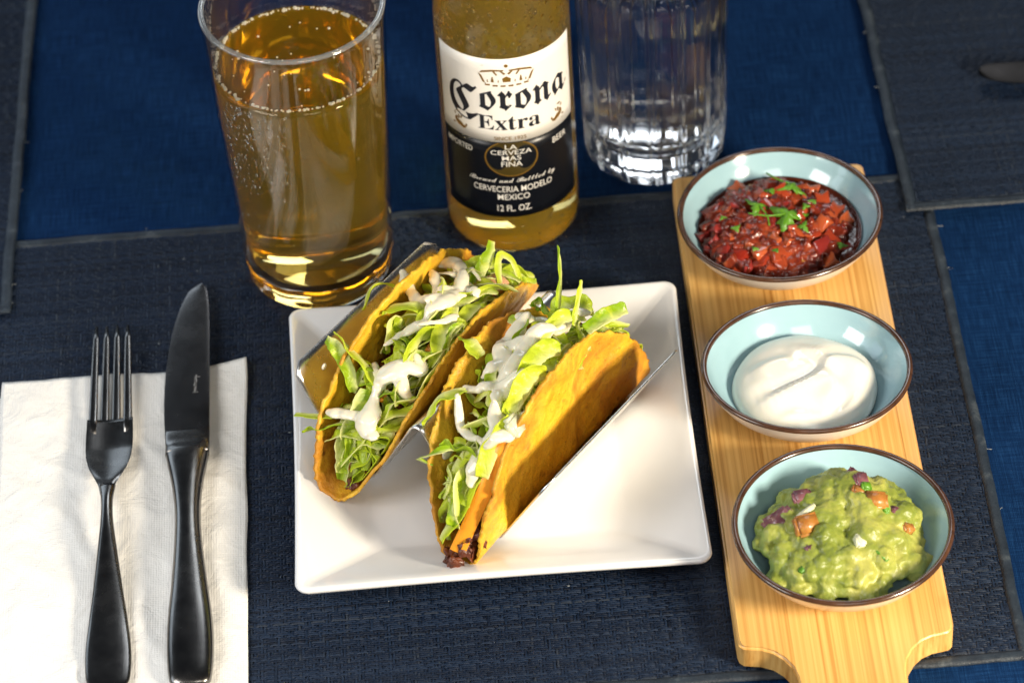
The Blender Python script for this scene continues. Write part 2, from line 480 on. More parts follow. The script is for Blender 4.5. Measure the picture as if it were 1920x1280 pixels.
M["juice"] = wet("salsa_juice", [(0.3, (0.050, 0.009, 0.004)), (0.7, (0.085, 0.016, 0.006))], 0.08, 40, 0.0)
n = NT("guacamole"); v = n.coord()
f1 = n.noise(v, 45, 6, 0.65, 0.6); f2 = n.noise(v, 260, 4)
c1 = n.ramp(f1, [(0.28, (0.11, 0.155, 0.018)), (0.45, (0.22, 0.26, 0.040)), (0.62, (0.37, 0.37, 0.082)), (0.78, (0.50, 0.46, 0.15))])
n.set(base=c1, rough=0.42, sss=0.2, sssr=(0.003, 0.003, 0.0008), coat=0.08, coatr=0.2); n.bump(f2, 0.5, 0.0018); M["guac"] = n.m
n = NT("sour_cream"); v = n.coord(); n.set(base=(0.83, 0.81, 0.73), rough=0.17, sss=0.4, sssr=(0.005, 0.004, 0.003), coat=0.3, coatr=0.05); M["cream"] = n.m

# ------------------------------------------------------------------ tablecloth (the surface)
nx = 120
V = []
for i in range(nx):
    for j in range(nx):
        x = -900 + 1800 * i / (nx - 1); y = -800 + 1700 * j / (nx - 1)
        V.append((x, y, -1.0 + 0.9 * fbm(x * 0.012, y * 0.006, 3.1, 2)))
tag(obj("tablecloth", mesh("tablecloth", V, grid_faces(nx, nx)), M["cloth"]), "dark blue woven tablecloth covering the table", None, None, "structure")
# keep a flat zone under the things
_tc = bpy.data.objects["tablecloth"].data
for vv in _tc.vertices:
    vv.co.z = min(vv.co.z, -0.0002)

# ------------------------------------------------------------------ placemats
MATX, MATY = 450.0, 304.0


def weave_mesh():
    px_, py_ = 1.42, 1.12
    nc, nr = int((MATX - 8) / px_), int((MATY - 8) / py_)
    # horizontal strand on top?  irregular floats
    over = np.zeros((nr, nc), bool)
    for i in range(nr):
        j = int(rng.integers(0, 4))
        top = bool(rng.random() < 0.5)
        while j < nc:
            L = int(rng.choice([2, 3, 3, 4])) if top else int(rng.choice([1, 1, 2]))
            over[i, j:j + L] = top
            j += L; top = not top
    z = np.where(over, 0.32, -0.32)
    X = -(MATX - 8) / 2 + (np.arange(nc) + 0.5) * px_
    Y = -(MATY - 8) / 2 + (np.arange(nr) + 0.5) * py_
    Vs, Qs, A = [], [], []
    base = 0
    # horizontal: nr strands, nc points, 3 across
    wy = rng.normal(0, 0.10, (nr, nc)); hw = 0.50
    for k, (dy, dz) in enumerate(((-hw, -0.26), (0, 0.12), (hw, -0.26))):
        Vs.append(np.stack([np.broadcast_to(X, (nr, nc)), Y[:, None] + dy + wy, z + dz + 0.85], -1))
    H = np.stack(Vs, 2).reshape(-1, 3)               # nr,nc,3
    idx = np.arange(nr * nc * 3).reshape(nr, nc, 3)
    Qh = np.stack([idx[:, :-1, :-1], idx[:, 1:, :-1], idx[:, 1:, 1:], idx[:, :-1, 1:]], -1).reshape(-1, 4)
    ah = np.repeat(np.clip(rng.normal(0.45, 0.2, nr), 0, 1)[:, None], nc, 1)[..., None].repeat(3, 2).ravel()
    Vv = []
    wx = rng.normal(0, 0.10, (nr, nc)); hw = 0.46
    for k, (dx, dz) in enumerate(((-hw, -0.24), (0, 0.10), (hw, -0.24))):
        Vv.append(np.stack([X[None, :] + dx + wx, np.broadcast_to(Y[:, None], (nr, nc)), -z + dz + 0.80], -1))
    G = np.stack(Vv, 2).reshape(-1, 3)
    Qv = np.stack([idx[:-1, :, :-1], idx[:-1, :, 1:], idx[1:, :, 1:], idx[1:, :, :-1]], -1).reshape(-1, 4) + len(H)
    av = np.repeat(np.clip(rng.normal(0.62, 0.22, nc), 0, 1)[None, :], nr, 0)[..., None].repeat(3, 2).ravel()
    return fast_mesh("woven_strands", np.vstack([H, G]), np.vstack([Qh, Qv]), {"rnd": np.r_[ah, av]})


def hem_mesh(sx, sy, along, L, seed):
    """slightly uneven flat bound edge; along 'x' or 'y'"""
    V = []
    n_ = 90
    prof = [(-2.6, 0.5), (-2.3, 1.25), (-0.6, 1.75), (1.2, 1.65), (2.4, 1.1), (2.6, 0.25)]
    for i in range(n_):
        t = -L / 2 + L * i / (n_ - 1)
        wob = 0.7 * nz(t * 0.03, seed) + 0.35 * nz(t * 0.2, seed + 5)
        for (d, z) in prof:
            zz = z + 0.25 * nz(t * 0.12, d, seed)
            if along == 'x': V.append((t, sy * (d + wob), zz))
            else: V.append((sx * (d + wob), t, zz))
    return mesh("hem", V, grid_faces(n_, len(prof)))


_wv = weave_mesh()
_hem = [hem_mesh(0, 1, 'x', MATX, 1.3), hem_mesh(0, -1, 'x', MATX, 4.4), hem_mesh(1, 0, 'y', MATY, 8.1), hem_mesh(-1, 0, 'y', MATY, 11.7)]
_hp = [(0, MATY / 2 - 2.6, 0), (0, -MATY / 2 + 2.6, 0), (MATX / 2 - 2.6, 0, 0), (-MATX / 2 + 2.6, 0, 0)]
_bk = mesh("backing", [(-MATX / 2 + 1, -MATY / 2 + 1, 0.2), (MATX / 2 - 1, -MATY / 2 + 1, 0.2), (MATX / 2 - 1, MATY / 2 - 1, 0.2), (-MATX / 2 + 1, MATY / 2 - 1, 0.2)], [(0, 1, 2, 3)], False)
# frayed thread ends along the edges
acc = Acc()
for _ in range(26):
    side = random.random(); t = random.uniform(-1, 1)
    if side < 0.5: p = np.array([t * MATX / 2, random.choice((-1, 1)) * MATY / 2, 0.8]); d = np.array([random.uniform(-1, 1), np.sign(p[1]) * 1.0, 0.2])
    else: p = np.array([random.choice((-1, 1)) * MATX / 2, t * MATY / 2, 0.8]); d = np.array([np.sign(p[0]) * 1.0, random.uniform(-1, 1), 0.2])
    L = random.uniform(0.5, 2.2); rr = 0.14
    pts = [p - d * 0.6, p + d * L * 0.5 + np.array([0, 0, random.uniform(-.2, .5)]), p + d * L + np.array([random.uniform(-1, 1), random.uniform(-1, 1), -.3])]
    Vt = []
    for q in pts:
        for k in range(3):
            Vt.append(q + rr * np.array([math.cos(k * 2.1), math.sin(k * 2.1) * .7, math.sin(k * 2.1)]))
    acc.add(Vt, grid_faces(3, 3, False, True))
_fr = mesh("frayed_threads", acc.V, acc.F)


def placemat(loc, label, rx=0.0, rz=0.0):
    e = empty("placemat", loc, rz); e.rotation_euler = (rx, 0, rz)
    tag(e, label, "placemat", "woven placemats on the tablecloth")
    tag(obj("woven_strands", _wv, M["strand"], e), kind="stuff")
    for h, p in zip(_hem, _hp):
        obj("hem", h, M["hem"], e, p)
    obj("backing", _bk, M["backing"], e)
    tag(obj("frayed_threads", _fr, M["fray"], e), kind="stuff")
    return e


placemat((-26.5, -59.5, 0), "dark navy woven placemat under the plate and the bamboo board")
placemat((-222.5 - MATX / 2, 45 + MATY / 2, 1.3), "dark woven placemat whose frayed corner shows behind the beer glass, left edge", R(-0.35), R(-1.0))
placemat((183.5 + MATX / 2, 66 + MATY / 2, 1.3), "dark woven placemat under the loose knife tip, behind the salsa bowl", R(-0.35), R(0.6))
MT = 1.55   # top of a mat
acc = Acc(); rl = random.Random(17)
for k in range(34):
    x, y = rl.uniform(-150, 215), rl.uniform(-150, 148)
    acc.ball((x, y, 1.5), rl.uniform(.2, .45), (rl.uniform(.6, 2.2), rl.uniform(.6, 1.4), .5))
_fm = [o for o in bpy.data.objects if o.name == "placemat"][0]
tag(obj("lint", mesh("lint", acc.V, acc.F), M["fray"], _fm), kind="stuff")

# ------------------------------------------------------------------ napkin
def napkin_sheet(x0, x1, y0, y1, z, seed, lift):
    nx_, ny_ = 70, 120
    V = []
    for i in range(nx_):
        for j in range(ny_):
            a, b = i / (nx_ - 1), j / (ny_ - 1)
            x = x0 + (x1 - x0) * a; y = y0 + (y1 - y0) * b
            x += 1.2 * nz(y * 0.03, seed) * (a - 0.5) * 2
            y += 2.6 * nz(x * 0.022, seed + 3) * b
            w = 1.3 * fbm(x * 0.03, y * 0.022, seed, 3) + 1.6 * (1 - abs(nz(x * 0.05 + y * 0.015, y * 0.03, seed + 9))) ** 3 + 0.45 * fbm(x * .13, y * .10, seed + 2, 4) - .5
            zz = z + lift * (0.6 + w * 0.75) * min(1, 0.35 + 6 * min(a, 1 - a, b + 0.2, 1 - b + 0.1))
            cr = max(0, (a - 0.72) / 0.28) * max(0, (b - 0.86) / 0.14)
            zz += 3.5 * cr * cr * lift; y += 1.0 * cr * lift
            V.append((x, y, max(zz, MT + 0.15)))
    return mesh("sheet", V, grid_faces(nx_, ny_))


e = empty("paper_napkin", (-172, -100, MT))
tag(e, "folded white embossed paper napkin under the fork and knife", "napkin")
for k, (x0, x1, y0, y1, z, s, lf) in enumerate(((-231, -121, -226, -13, MT + 0.2, 2.2, 0.25), (-226.5, -118.5, -228, -4.5, MT + 0.8, 7.7, 1.0))):
    m = napkin_sheet(x0, x1, y0, y1, z, s, lf)
    o = obj("napkin_layer", m, M["napkin"], e)
    m.transform(Matrix.Translation(-Vector((-172, -100, MT)) * MM))
    sd = o.modifiers.new("thick", 'SOLIDIFY'); sd.thickness = 0.00045; sd.offset = -1
NZ = MT + 3.3      # resting height on the napkin


# ------------------------------------------------------------------ cutlery
def bar_sections(sections, k=16, power=2.4):
    """sections: (y, xc, zc, half width, half height) -> closed tube along y with superellipse sections"""
    V, F = [], []
    for (y, xc, zc, hw, hh) in sections:
        for i in range(k):
            t = 2 * PI * i / k
            c_, s_ = math.cos(t), math.sin(t)
            V.append((xc + hw * math.copysign(abs(c_) ** (2 / power), c_), y, zc + hh * math.copysign(abs(s_) ** (2 / power), s_)))
    n_ = len(sections)
    F = grid_faces(n_, k, False, True)
    F.append(tuple(range(k))); F.append(tuple(range((n_ - 1) * k, n_ * k))[::-1])
    return V, F


def interp_sections(keys, n_):
    P = catmull([np.array(k) for k in keys], n_)
    return [tuple(p) for p in P]


# fork
fx, fy = -178, -85
e = empty("fork", (fx, fy, NZ)); tag(e, "dark worn steel dinner fork lying on the napkin", "fork")
hk = [(-193.5, -175.6, 5.0, 3.0, .7), (-191.5, -175.7, 5.1, 7.4, 1.0), (-186, -175.8, 5.2, 9.2, 1.25), (-172, -176, 5.3, 9.5, 1.4), (-155, -176.3, 5.8, 8.0, 1.6), (-140, -176.6, 7.2, 6.3, 1.8), (-120, -177, 9.4, 4.3, 2.1), (-104, -177.3, 11.0, 2.8, 2.4), (-92, -177.5, 11.3, 2.6, 2.3), (-82, -177.6, 10.6, 3.6, 1.8)]
def rel(V, o): return [(v[0] - o[0], v[1] - o[1], v[2] - o[2]) for v in V]
V, F = bar_sections(interp_sections(hk, 50), 20, 2.2)
o = obj("handle", fix_normals(mesh("handle", rel(V, (fx, fy, MT)), F)), M["cutlery"], e); o.location.z = (MT - NZ) * MM
# head: widens then splits into four tines.  y from -84 to -37
def fork_z(y):
    return float(np.interp(y, [-90, -78, -66, -55, -44, -30, -8, 12, 24], [11.2, 10.0, 6.8, 5.0, 4.7, 5.2, 7.2, 8.6, 8.9])) + 0.6
hd = [(-88, 2.7), (-82, 3.6), (-76, 6.0), (-70, 8.2), (-63, 9.6), (-56, 10.2), (-48, 10.3), (-41, 10.1), (-37, 10.0)]
V = []; ncol = 17
ys = np.linspace(-88, -37, 30)
top, bot = [], []
for y in ys:
    hw = np.interp(y, [h[0] for h in hd], [h[1] for h in hd])
    for c in range(ncol):
        q = -1 + 2 * c / (ncol - 1)
        xx = -177.8 + hw * q
        cup = 1.5 * q * q * min(1, max(0, (y + 82) / 14))
        top.append((xx, y, fork_z(y) + cup + 0.75 * (1 - q ** 4)))
        bot.append((xx, y, fork_z(y) + cup - 0.75 * (1 - q ** 4)))
V = top + bot; N = len(top); nyy = len(ys)
F = []
for i in range(nyy - 1):
    for c in range(ncol - 1):
        a = i * ncol + c
        F.append((a, a + 1, a + 1 + ncol, a + ncol)); F.append((N + a, N + a + ncol, N + a + 1 + ncol, N + a + 1))
    F.append((i * ncol, (i + 1) * ncol, N + (i + 1) * ncol, N + i * ncol)); b = i * ncol + ncol - 1
    F.append((b, N + b, N + b + ncol, b + ncol))
F.append(tuple([c for c in range(ncol)] + [N + c for c in range(ncol)][::-1]))
F.append(tuple([(nyy - 1) * ncol + c for c in range(ncol)] + [N + (nyy - 1) * ncol + c for c in range(ncol)][::-1]))
o = obj("head", fix_normals(mesh("head", rel(V, (fx, fy, MT)), F)), M["cutlery"], e); o.location.z = (MT - NZ) * MM
for k in range(4):
    xr = -177.8 + (-7.7 + 5.13 * k); xt = -188.2 + 4.65 * k + 3.6
    keys = []
    for t in np.linspace(0, 1, 9):
        y = -45.5 + t * 65.0
        x = xr + (xt - xr) * t
        hw = 2.15 * (1 - t) + 1.3 * t if t < .93 else 0.7
        q = (xr + 177.8) / 10
        keys.append((y, x, fork_z(y) + 1.5 * q * q * (1 - t), hw * (.8 if t == 0 else 1), (0.45 if t == 0 else 0.72) * (1 - .2 * t)))
    V, F = bar_sections(keys, 10, 2.8)
    o = obj("tine", fix_normals(mesh("tine", rel(V, (fx, fy, MT)), F)), M["cutlery"], e); o.location.z = (MT - NZ) * MM

# knife
kx, ky = -142, -75
e = empty("table_knife", (kx, ky, NZ)); tag(e, "dark steel table knife lying beside the fork with its blade past the napkin", "knife")
outl = [(-60.5, -153.2, -134.2), (-50, -153.6, -134.2), (-35, -154.1, -134.2), (-15, -153.9, -134.2), (5, -152.4, -134.3), (20, -150.3, -134.4), (32, -147.7, -134.8), (40, -145.2, -135.4), (44.5, -143.0, -136.2), (47.4, -140.2, -137.6)]
P = catmull([np.array(k) for k in outl], 40)
V = []
for (y, xl, xr) in P:
    z = np.interp(y, [-60, 0, 47], [8.4, 6.6, 5.2])
    for (f_, dz) in ((0, 0), (0.12, .28), (0.9, 1.05), (1.0, 0.9), (1.0, -0.9), (0.9, -1.05), (0.12, -.28)):
        V.append((xl + (xr - xl) * f_, y, z + dz))
n_ = len(P); F = grid_faces(n_, 7, False, True); F.append(tuple(range(7))); F.append(tuple(range((n_ - 1) * 7, n_ * 7))[::-1])
bl = obj("blade", fix_normals(mesh("blade", rel(V, (kx, ky, MT)), F, True)), M["blade"], e); bl.location.z = (MT - NZ) * MM
bl.modifiers.new("es", 'EDGE_SPLIT').split_angle = R(40)
# illegible etched maker's mark: a short row of fine strokes
acc = Acc(); rr = random.Random(3)
for i in range(9):
    y0 = -26 + i * 1.25; h = rr.uniform(0.9, 1.5) if i not in (0, 8) else 2.6
    x0 = -140.4 + (0.8 if i == 8 else 0)
    zb = np.interp(y0, [-60, 0, 47], [8.4, 6.6, 5.2]) + 0.86
    for (dx, dy, w_, l_) in ((0, 0, h, .28), (rr.uniform(-.6, .6), .55, .3, 1.0)):
        acc.add([(x0 + dx - w_ / 2, y0 + dy, zb), (x0 + dx + w_ / 2, y0 + dy, zb + .12), (x0 + dx + w_ / 2, y0 + dy + l_, zb + .08), (x0 + dx - w_ / 2, y0 + dy + l_, zb - .04)], [(0, 1, 2, 3)])
obj("etched_mark", mesh("etched_mark", [(v[0] - kx, v[1] - ky, v[2] - MT + 0.1) for v in acc.V], acc.F, False), M["etch"], bl)
hk = [(-196.0, -142.3, 5.2, 3.5, 1.6), (-194.3, -142.3, 5.3, 7.4, 3.0), (-189, -142.2, 5.5, 9.0, 4.0), (-176, -142.2, 5.9, 9.7, 4.5), (-160, -142.3, 6.4, 9.3, 4.8), (-140, -142.6, 6.9, 7.6, 4.9), (-118, -143.1, 7.6, 6.0, 4.7), (-100, -143.4, 8.0, 5.5, 4.4), (-84, -143.6, 8.3, 6.6, 4.3), (-70, -143.7, 8.4, 8.6, 4.2), (-63.5, -143.7, 8.4, 9.5, 3.8), (-62.0, -143.7, 8.4, 9.6, 3.2)]
V, F = bar_sections(interp_sections(hk, 70), 28, 2.6)
o = obj("handle", fix_normals(mesh("handle", rel(V, (kx, ky, MT)), F)), M["cutlery"], e); o.location.z = (MT - NZ) * MM
hk = [(-64.5, -143.7, 8.4, 9.5, 3.6), (-61.5, -143.7, 8.4, 9.5, 2.9), (-59, -143.75, 8.35, 9.52, 2.0), (-56.5, -143.8, 8.3, 9.55, 1.4), (-52, -143.8, 8.2, 9.6, 1.08), (-49, -143.8, 8.1, 9.5, .7)]
V, F = bar_sections(interp_sections(hk, 16), 28, 3.4)
o = obj("bolster", fix_normals(mesh("bolster", rel(V, (kx, ky, MT)), F)), M["cutlery"], e); o.location.z = (MT - NZ) * MM

# loose knife on the far placemat: only its rounded blade end is in the picture
e = empty("table_knife", (300, 150, 3.2)); tag(e, "dull steel knife tip on the placemat at the picture's upper edge", "knife")
outl = [(0, 152.6, 150.6), (1.5, 154.6, 148.4), (5, 156.6, 145.6), (12, 157.0, 143.2), (25, 156.8, 141.2), (50, 156.4, 139.4), (110, 156.2, 138.6)]
P = catmull([np.array(k) for k in outl], 30); V = []
for (x, yt, yb) in P:
    for (f_, dz) in ((0, 1.1), (.1, 1.2), (.9, .35), (1, .15), (1, -.15), (.9, -.35), (.1, -1.2), (0, -1.1)):
        V.append((231.5 + x - 300, yt + (yb - yt) * f_ - 150, 6.0 + dz - 0.018 * x))
n_ = len(P); F = grid_faces(n_, 8, False, True); F.append(tuple(range(8))); F.append(tuple(range((n_ - 1) * 8, n_ * 8))[::-1])
o = obj("blade", fix_normals(mesh("blade", V, F)), M["dull"], e); o.modifiers.new("es", 'EDGE_SPLIT').split_angle = R(40)
hk = [(0, 0, 0, 8.5, 3.0), (8, 0, 0, 8.0, 4.0), (40, 0, 0, 6, 4.2), (95, 0, 0, 9, 4.2), (120, 0, 0, 9, 4), (124, 0, 0, 5, 2)]
V, F = bar_sections(interp_sections(hk, 30), 20, 2.6)
V = [(y + 40.5, -2.5 - x, z + 4.4) for (x, y, z) in V]
obj("handle", fix_normals(mesh("handle", V, F)), M["cutlery"], e)

# ------------------------------------------------------------------ plate
PCX, PCY = -11.8, -74.6


def rsq(h, r, z, per=10, bow=0.0):
    """rounded square ring, half size h, corner radius r; sides bowed inward by bow"""
    pts = []
    for q in range(4):
        cx = (h - r) * (1 if q in (0, 3) else -1); cyy = (h - r) * (1 if q in (0, 1) else -1)
        for k in range(per + 1):
            t = q * PI / 2 + (PI / 2) * k / per
            pts.append((cx + r * math.cos(t), cyy + r * math.sin(t)))
        # straight side subdivided towards next corner
        q2 = (q + 1) % 4
        nx2 = (h - r) * (1 if q2 in (0, 3) else -1); ny2 = (h - r) * (1 if q2 in (0, 1) else -1)
        t2 = q2 * PI / 2
        a = np.array(pts[-1]); b = np.array((nx2 + r * math.cos(t2), ny2 + r * math.sin(t2)))
        for k in range(1, 12):
            f_ = k / 12; p = a + (b - a) * f_
            nrm = np.array([math.cos(t2), math.sin(t2)])
            pts.append(tuple(p - nrm * bow * math.sin(PI * f_)))
    return [(x, y, z) for x, y in pts]


rings = [(20, 8, 0.8, 0), (48, 8, 0.6, 0), (50, 8, 0, 0), (53, 8, 0, 0), (55, 8, 1.0, 0), (70, 7, 6.6, .3), (82, 6, 12.6, .8), (84.6, 5.5, 14.2, 1), (85.8, 5.5, 15.6, 1), (86.1, 5.5, 16.8, 1), (85.7, 5.4, 17.6, 1), (84.8, 5, 17.95, 1), (83.6, 4.5, 17.7, 1),
         (80, 3.4, 16.4, .8), (72, 3.6, 12.6, .5), (62, 4.0, 8.2, .3), (56, 4.2, 6.0, .1), (54, 4.4, 5.3, 0), (52.2, 4.6, 4.9, 0), (50, 4.8, 4.7, 0), (46, 4.8, 4.6, 0), (30, 4, 4.5, 0), (8, 2, 4.5, 0)]
V = []
for (h, r, z, bow) in rings: V += rsq(h, r, z, 10, bow)
k = len(rsq(10, 2, 0)); F = grid_faces(len(rings), k, False, True)
F.append(tuple(range(k))); F.append(tuple(range((len(rings) - 1) * k, len(rings) * k)))
pl = obj("square_plate", fix_normals(mesh("square_plate", V, F)), M["plate"], None, (PCX, PCY, MT))
tag(pl, "white square porcelain plate with sloped rim holding the tacos", "plate")

# ------------------------------------------------------------------ taco holder
HAN = R(51.2); HCX, HCY = -12.2, -68.7
HB = 12.0
e = empty("taco_holder", (HCX, HCY, HB - 0.6), HAN)     # local x = length, local y = -lateral
tag(e, "bent stainless steel W shaped taco holder standing on the plate", "taco holder")
half = [(0, 55.2), (1.6, 54.9), (3.0, 53.8), (4.2, 52.0), (24.0, 16.5), (25.2, 14.3), (26.6, 12.8), (28.6, 12.0), (33, 12.0), (37.8, 12.0), (39.8, 12.8), (41.2, 14.3), (42.3, 16.5), (65.4, 56.5)]
prof = [(-l, z) for l, z in half[::-1]] + half[1:]
dense = []
for (a, b) in zip(prof[:-1], prof[1:]):
    m_ = max(1, int(math.hypot(b[0] - a[0], b[1] - a[1]) / 4))
    for q in range(m_): dense.append((a[0] + (b[0] - a[0]) * q / m_, a[1] + (b[1] - a[1]) * q / m_))
dense.append(prof[-1])
V = []; NA = 41; HL = 49.7
for (l, z) in dense:
    # rounded top corners of the two outer panels
    d_top = (56.5 - z) / math.cos(R(30)) if abs(l) > 41 else 99
    cut = 5 - math.sqrt(max(0, 25 - (5 - d_top) ** 2)) if d_top < 5 else 0
    for i in range(NA):
        u = -1 + 2 * i / (NA - 1)
        V.append((u * (HL - cut), -l, z - (HB - 0.6)))
o = obj("bent_sheet", mesh("bent_sheet", V, grid_faces(len(dense), NA)), M["sheet"], e)
sd = o.modifiers.new("thick", 'SOLIDIFY'); sd.thickness = 0.0008; sd.offset = 0

# ------------------------------------------------------------------ tacos
class Taco:
    def __init__(s, q, seed, warp):
        s.ru, s.rv, s.r0, s.tl, s.tr, s.kl, s.kr, s.lat0, s.ax0, s.z0, s.rot = q
        s.seed = seed; s.warp = warp
        s.S = np.linspace(0, 90, 361)
        s.tab = {}
        for side, th, kap in ((-1, s.tl, s.kl), (1, s.tr, s.kr)):
            phi = PI / 2 - th
            al = np.where(s.S < s.r0 * phi, s.S / s.r0, phi + kap * (s.S - s.r0 * phi) * 0.01)
            dl, dz = np.cos(al), np.sin(al); ds = np.diff(s.S)
            s.tab[side] = (np.r_[0, np.cumsum((dl[1:] + dl[:-1]) / 2 * ds)], np.r_[0, np.cumsum((dz[1:] + dz[:-1]) / 2 * ds)])
    def sect(s, sv):
        side = 1 if sv >= 0 else -1
        L, Z = s.tab[side]
        return side * float(np.interp(abs(sv), s.S, L)), float(np.interp(abs(sv), s.S, Z))
    def wall(s, side, h):
        L, Z = s.tab[side]
        return side * float(np.interp(h, Z, L))
    def rim_h(s, side, u):
        sm = s.rv * math.sqrt(max(0, 1 - (u / s.ru) ** 2))
        return float(np.interp(sm, s.S, s.tab[side][1]))
    def shell(s):
        nr, na = 50, 360
        V = []
        for i in range(nr):
            rho = (i / (nr - 1)) ** 0.85
            for k in range(na):
                t = 2 * PI * k / na
                jag = 1 + (0.016 * nz(math.cos(t) * 14, math.sin(t) * 14, s.seed) + 0.016 * nz(math.cos(t) * 34, math.sin(t) * 34, s.seed + 4) + .013 * nz(math.cos(t) * 70, math.sin(t) * 70, s.seed + 6)) * rho ** 8
                u = s.ru * rho * jag * math.cos(t); sv = s.rv * rho * jag * math.sin(t)
                l, z = s.sect(sv)
                side = 1 if sv >= 0 else -1
                bl = 1.25 * fbm(u * 0.045, sv * 0.045, s.seed, 3) + 1.7 * max(0, nz(u * 0.085, sv * 0.085, s.seed + 7)) ** 1.4 + .35 * nz(u * .22, sv * .22, s.seed + 3)
                hfac = min(1, abs(sv) / 18)
                l += side * bl * hfac + s.warp(u, sv)
                V.append((u, -l, z + 0.3 * nz(u * .05, sv * .05, s.seed + 2)))
        F = grid_faces(nr, na, False, True)[na:]
        # centre cap
        c = len(V); V.append((0, 0, s.sect(0)[1]))
        F += [(c, na + k, na + (k + 1) % na) for k in range(na)]
        m = mesh("shell", V, F)
        bm = bmesh.new(); bm.from_mesh(m)
        bmesh.ops.delete(bm, geom=[v for v in bm.verts if not v.link_faces], context='VERTS')
        bm.to_mesh(m); bm.free()
        return m
    def clampv(s, p, thick=1.6):
        """keep a local point (u,lat,h) inside the shell while it is below the rim"""
        u, l, h = p
        if abs(u) < s.ru:
            for side in (-1, 1):
                if h < s.rim_h(side, u) + 0.3:
                    w = s.wall(side, max(h, 2)) - side * thick
                    if side * l > side * w: l = w
        h = max(h, 3.0)
        return (u, l, h)


def ribbon(path, width, n0, twist, ruffle, seed, curl=0.0, cols=7, n_=22, taper=0.35):
    """path (k,3) local (u,lat,h) -> list of rows of points"""
    P = catmull(path, n_)
    T = np.gradient(P, axis=0); T /= np.linalg.norm(T, axis=1)[:, None] + 1e-9
    N = np.array(n0, float)
    rows = []
    fr = 13 + 6 * nz(seed, 1.7)
    for i in range(n_):
        t = i / (n_ - 1)
        N = N - T[i] * N.dot(T[i]); N /= np.linalg.norm(N) + 1e-9
        B = np.cross(T[i], N)
        a = twist * t
        b = B * math.cos(a) + N * math.sin(a); nn = N * math.cos(a) - B * math.sin(a)
        w = width * (1 - taper * (abs(2 * t - 1) ** 3)) * (1 + .22 * nz(t * 4, seed))
        row = []
        for c in range(cols):
            q = -1 + 2 * c / (cols - 1)
            e_ = (0.5 + 0.5 * q)
            ruf = ruffle * e_ * (math.sin(t * fr + seed * 3 + q) + 0.8 * nz(t * 11, q * 2, seed)) + .35 * ruffle * nz(t * 16, q * 3.5, seed + 5)
            jag = (0.7 * nz(t * 13, seed, q) + .5 * nz(t * 30, seed + 2, q)) * abs(q)
            p = P[i] + b * (q * w / 2 + jag) + nn * (curl * width * (q * q - .4) + ruf)
            row.append(p)
        rows.append(row)
    return rows


def leaf_obj(name, rows, parent, mat, clamp=None, thick=0.45):
    n_, k = len(rows), len(rows[0])
    pts = [p for r in rows for p in r]
    if clamp: pts = [clamp(p) for p in pts]
    V = [(p[0], -p[1], p[2]) for p in pts]
    m = mesh(name, V, grid_faces(n_, k))
    at = m.attributes.new("w", 'FLOAT', 'POINT')
    at.data.foreach_set("value", [c / (k - 1) for _ in range(n_) for c in range(k)])
    o = obj(name, m, mat, parent)
    o.modifiers.new("thick", 'SOLIDIFY').thickness = thick * MM
    s_ = o.modifiers.new("sub", 'SUBSURF'); s_.levels = 1; s_.render_levels = 1
    return o


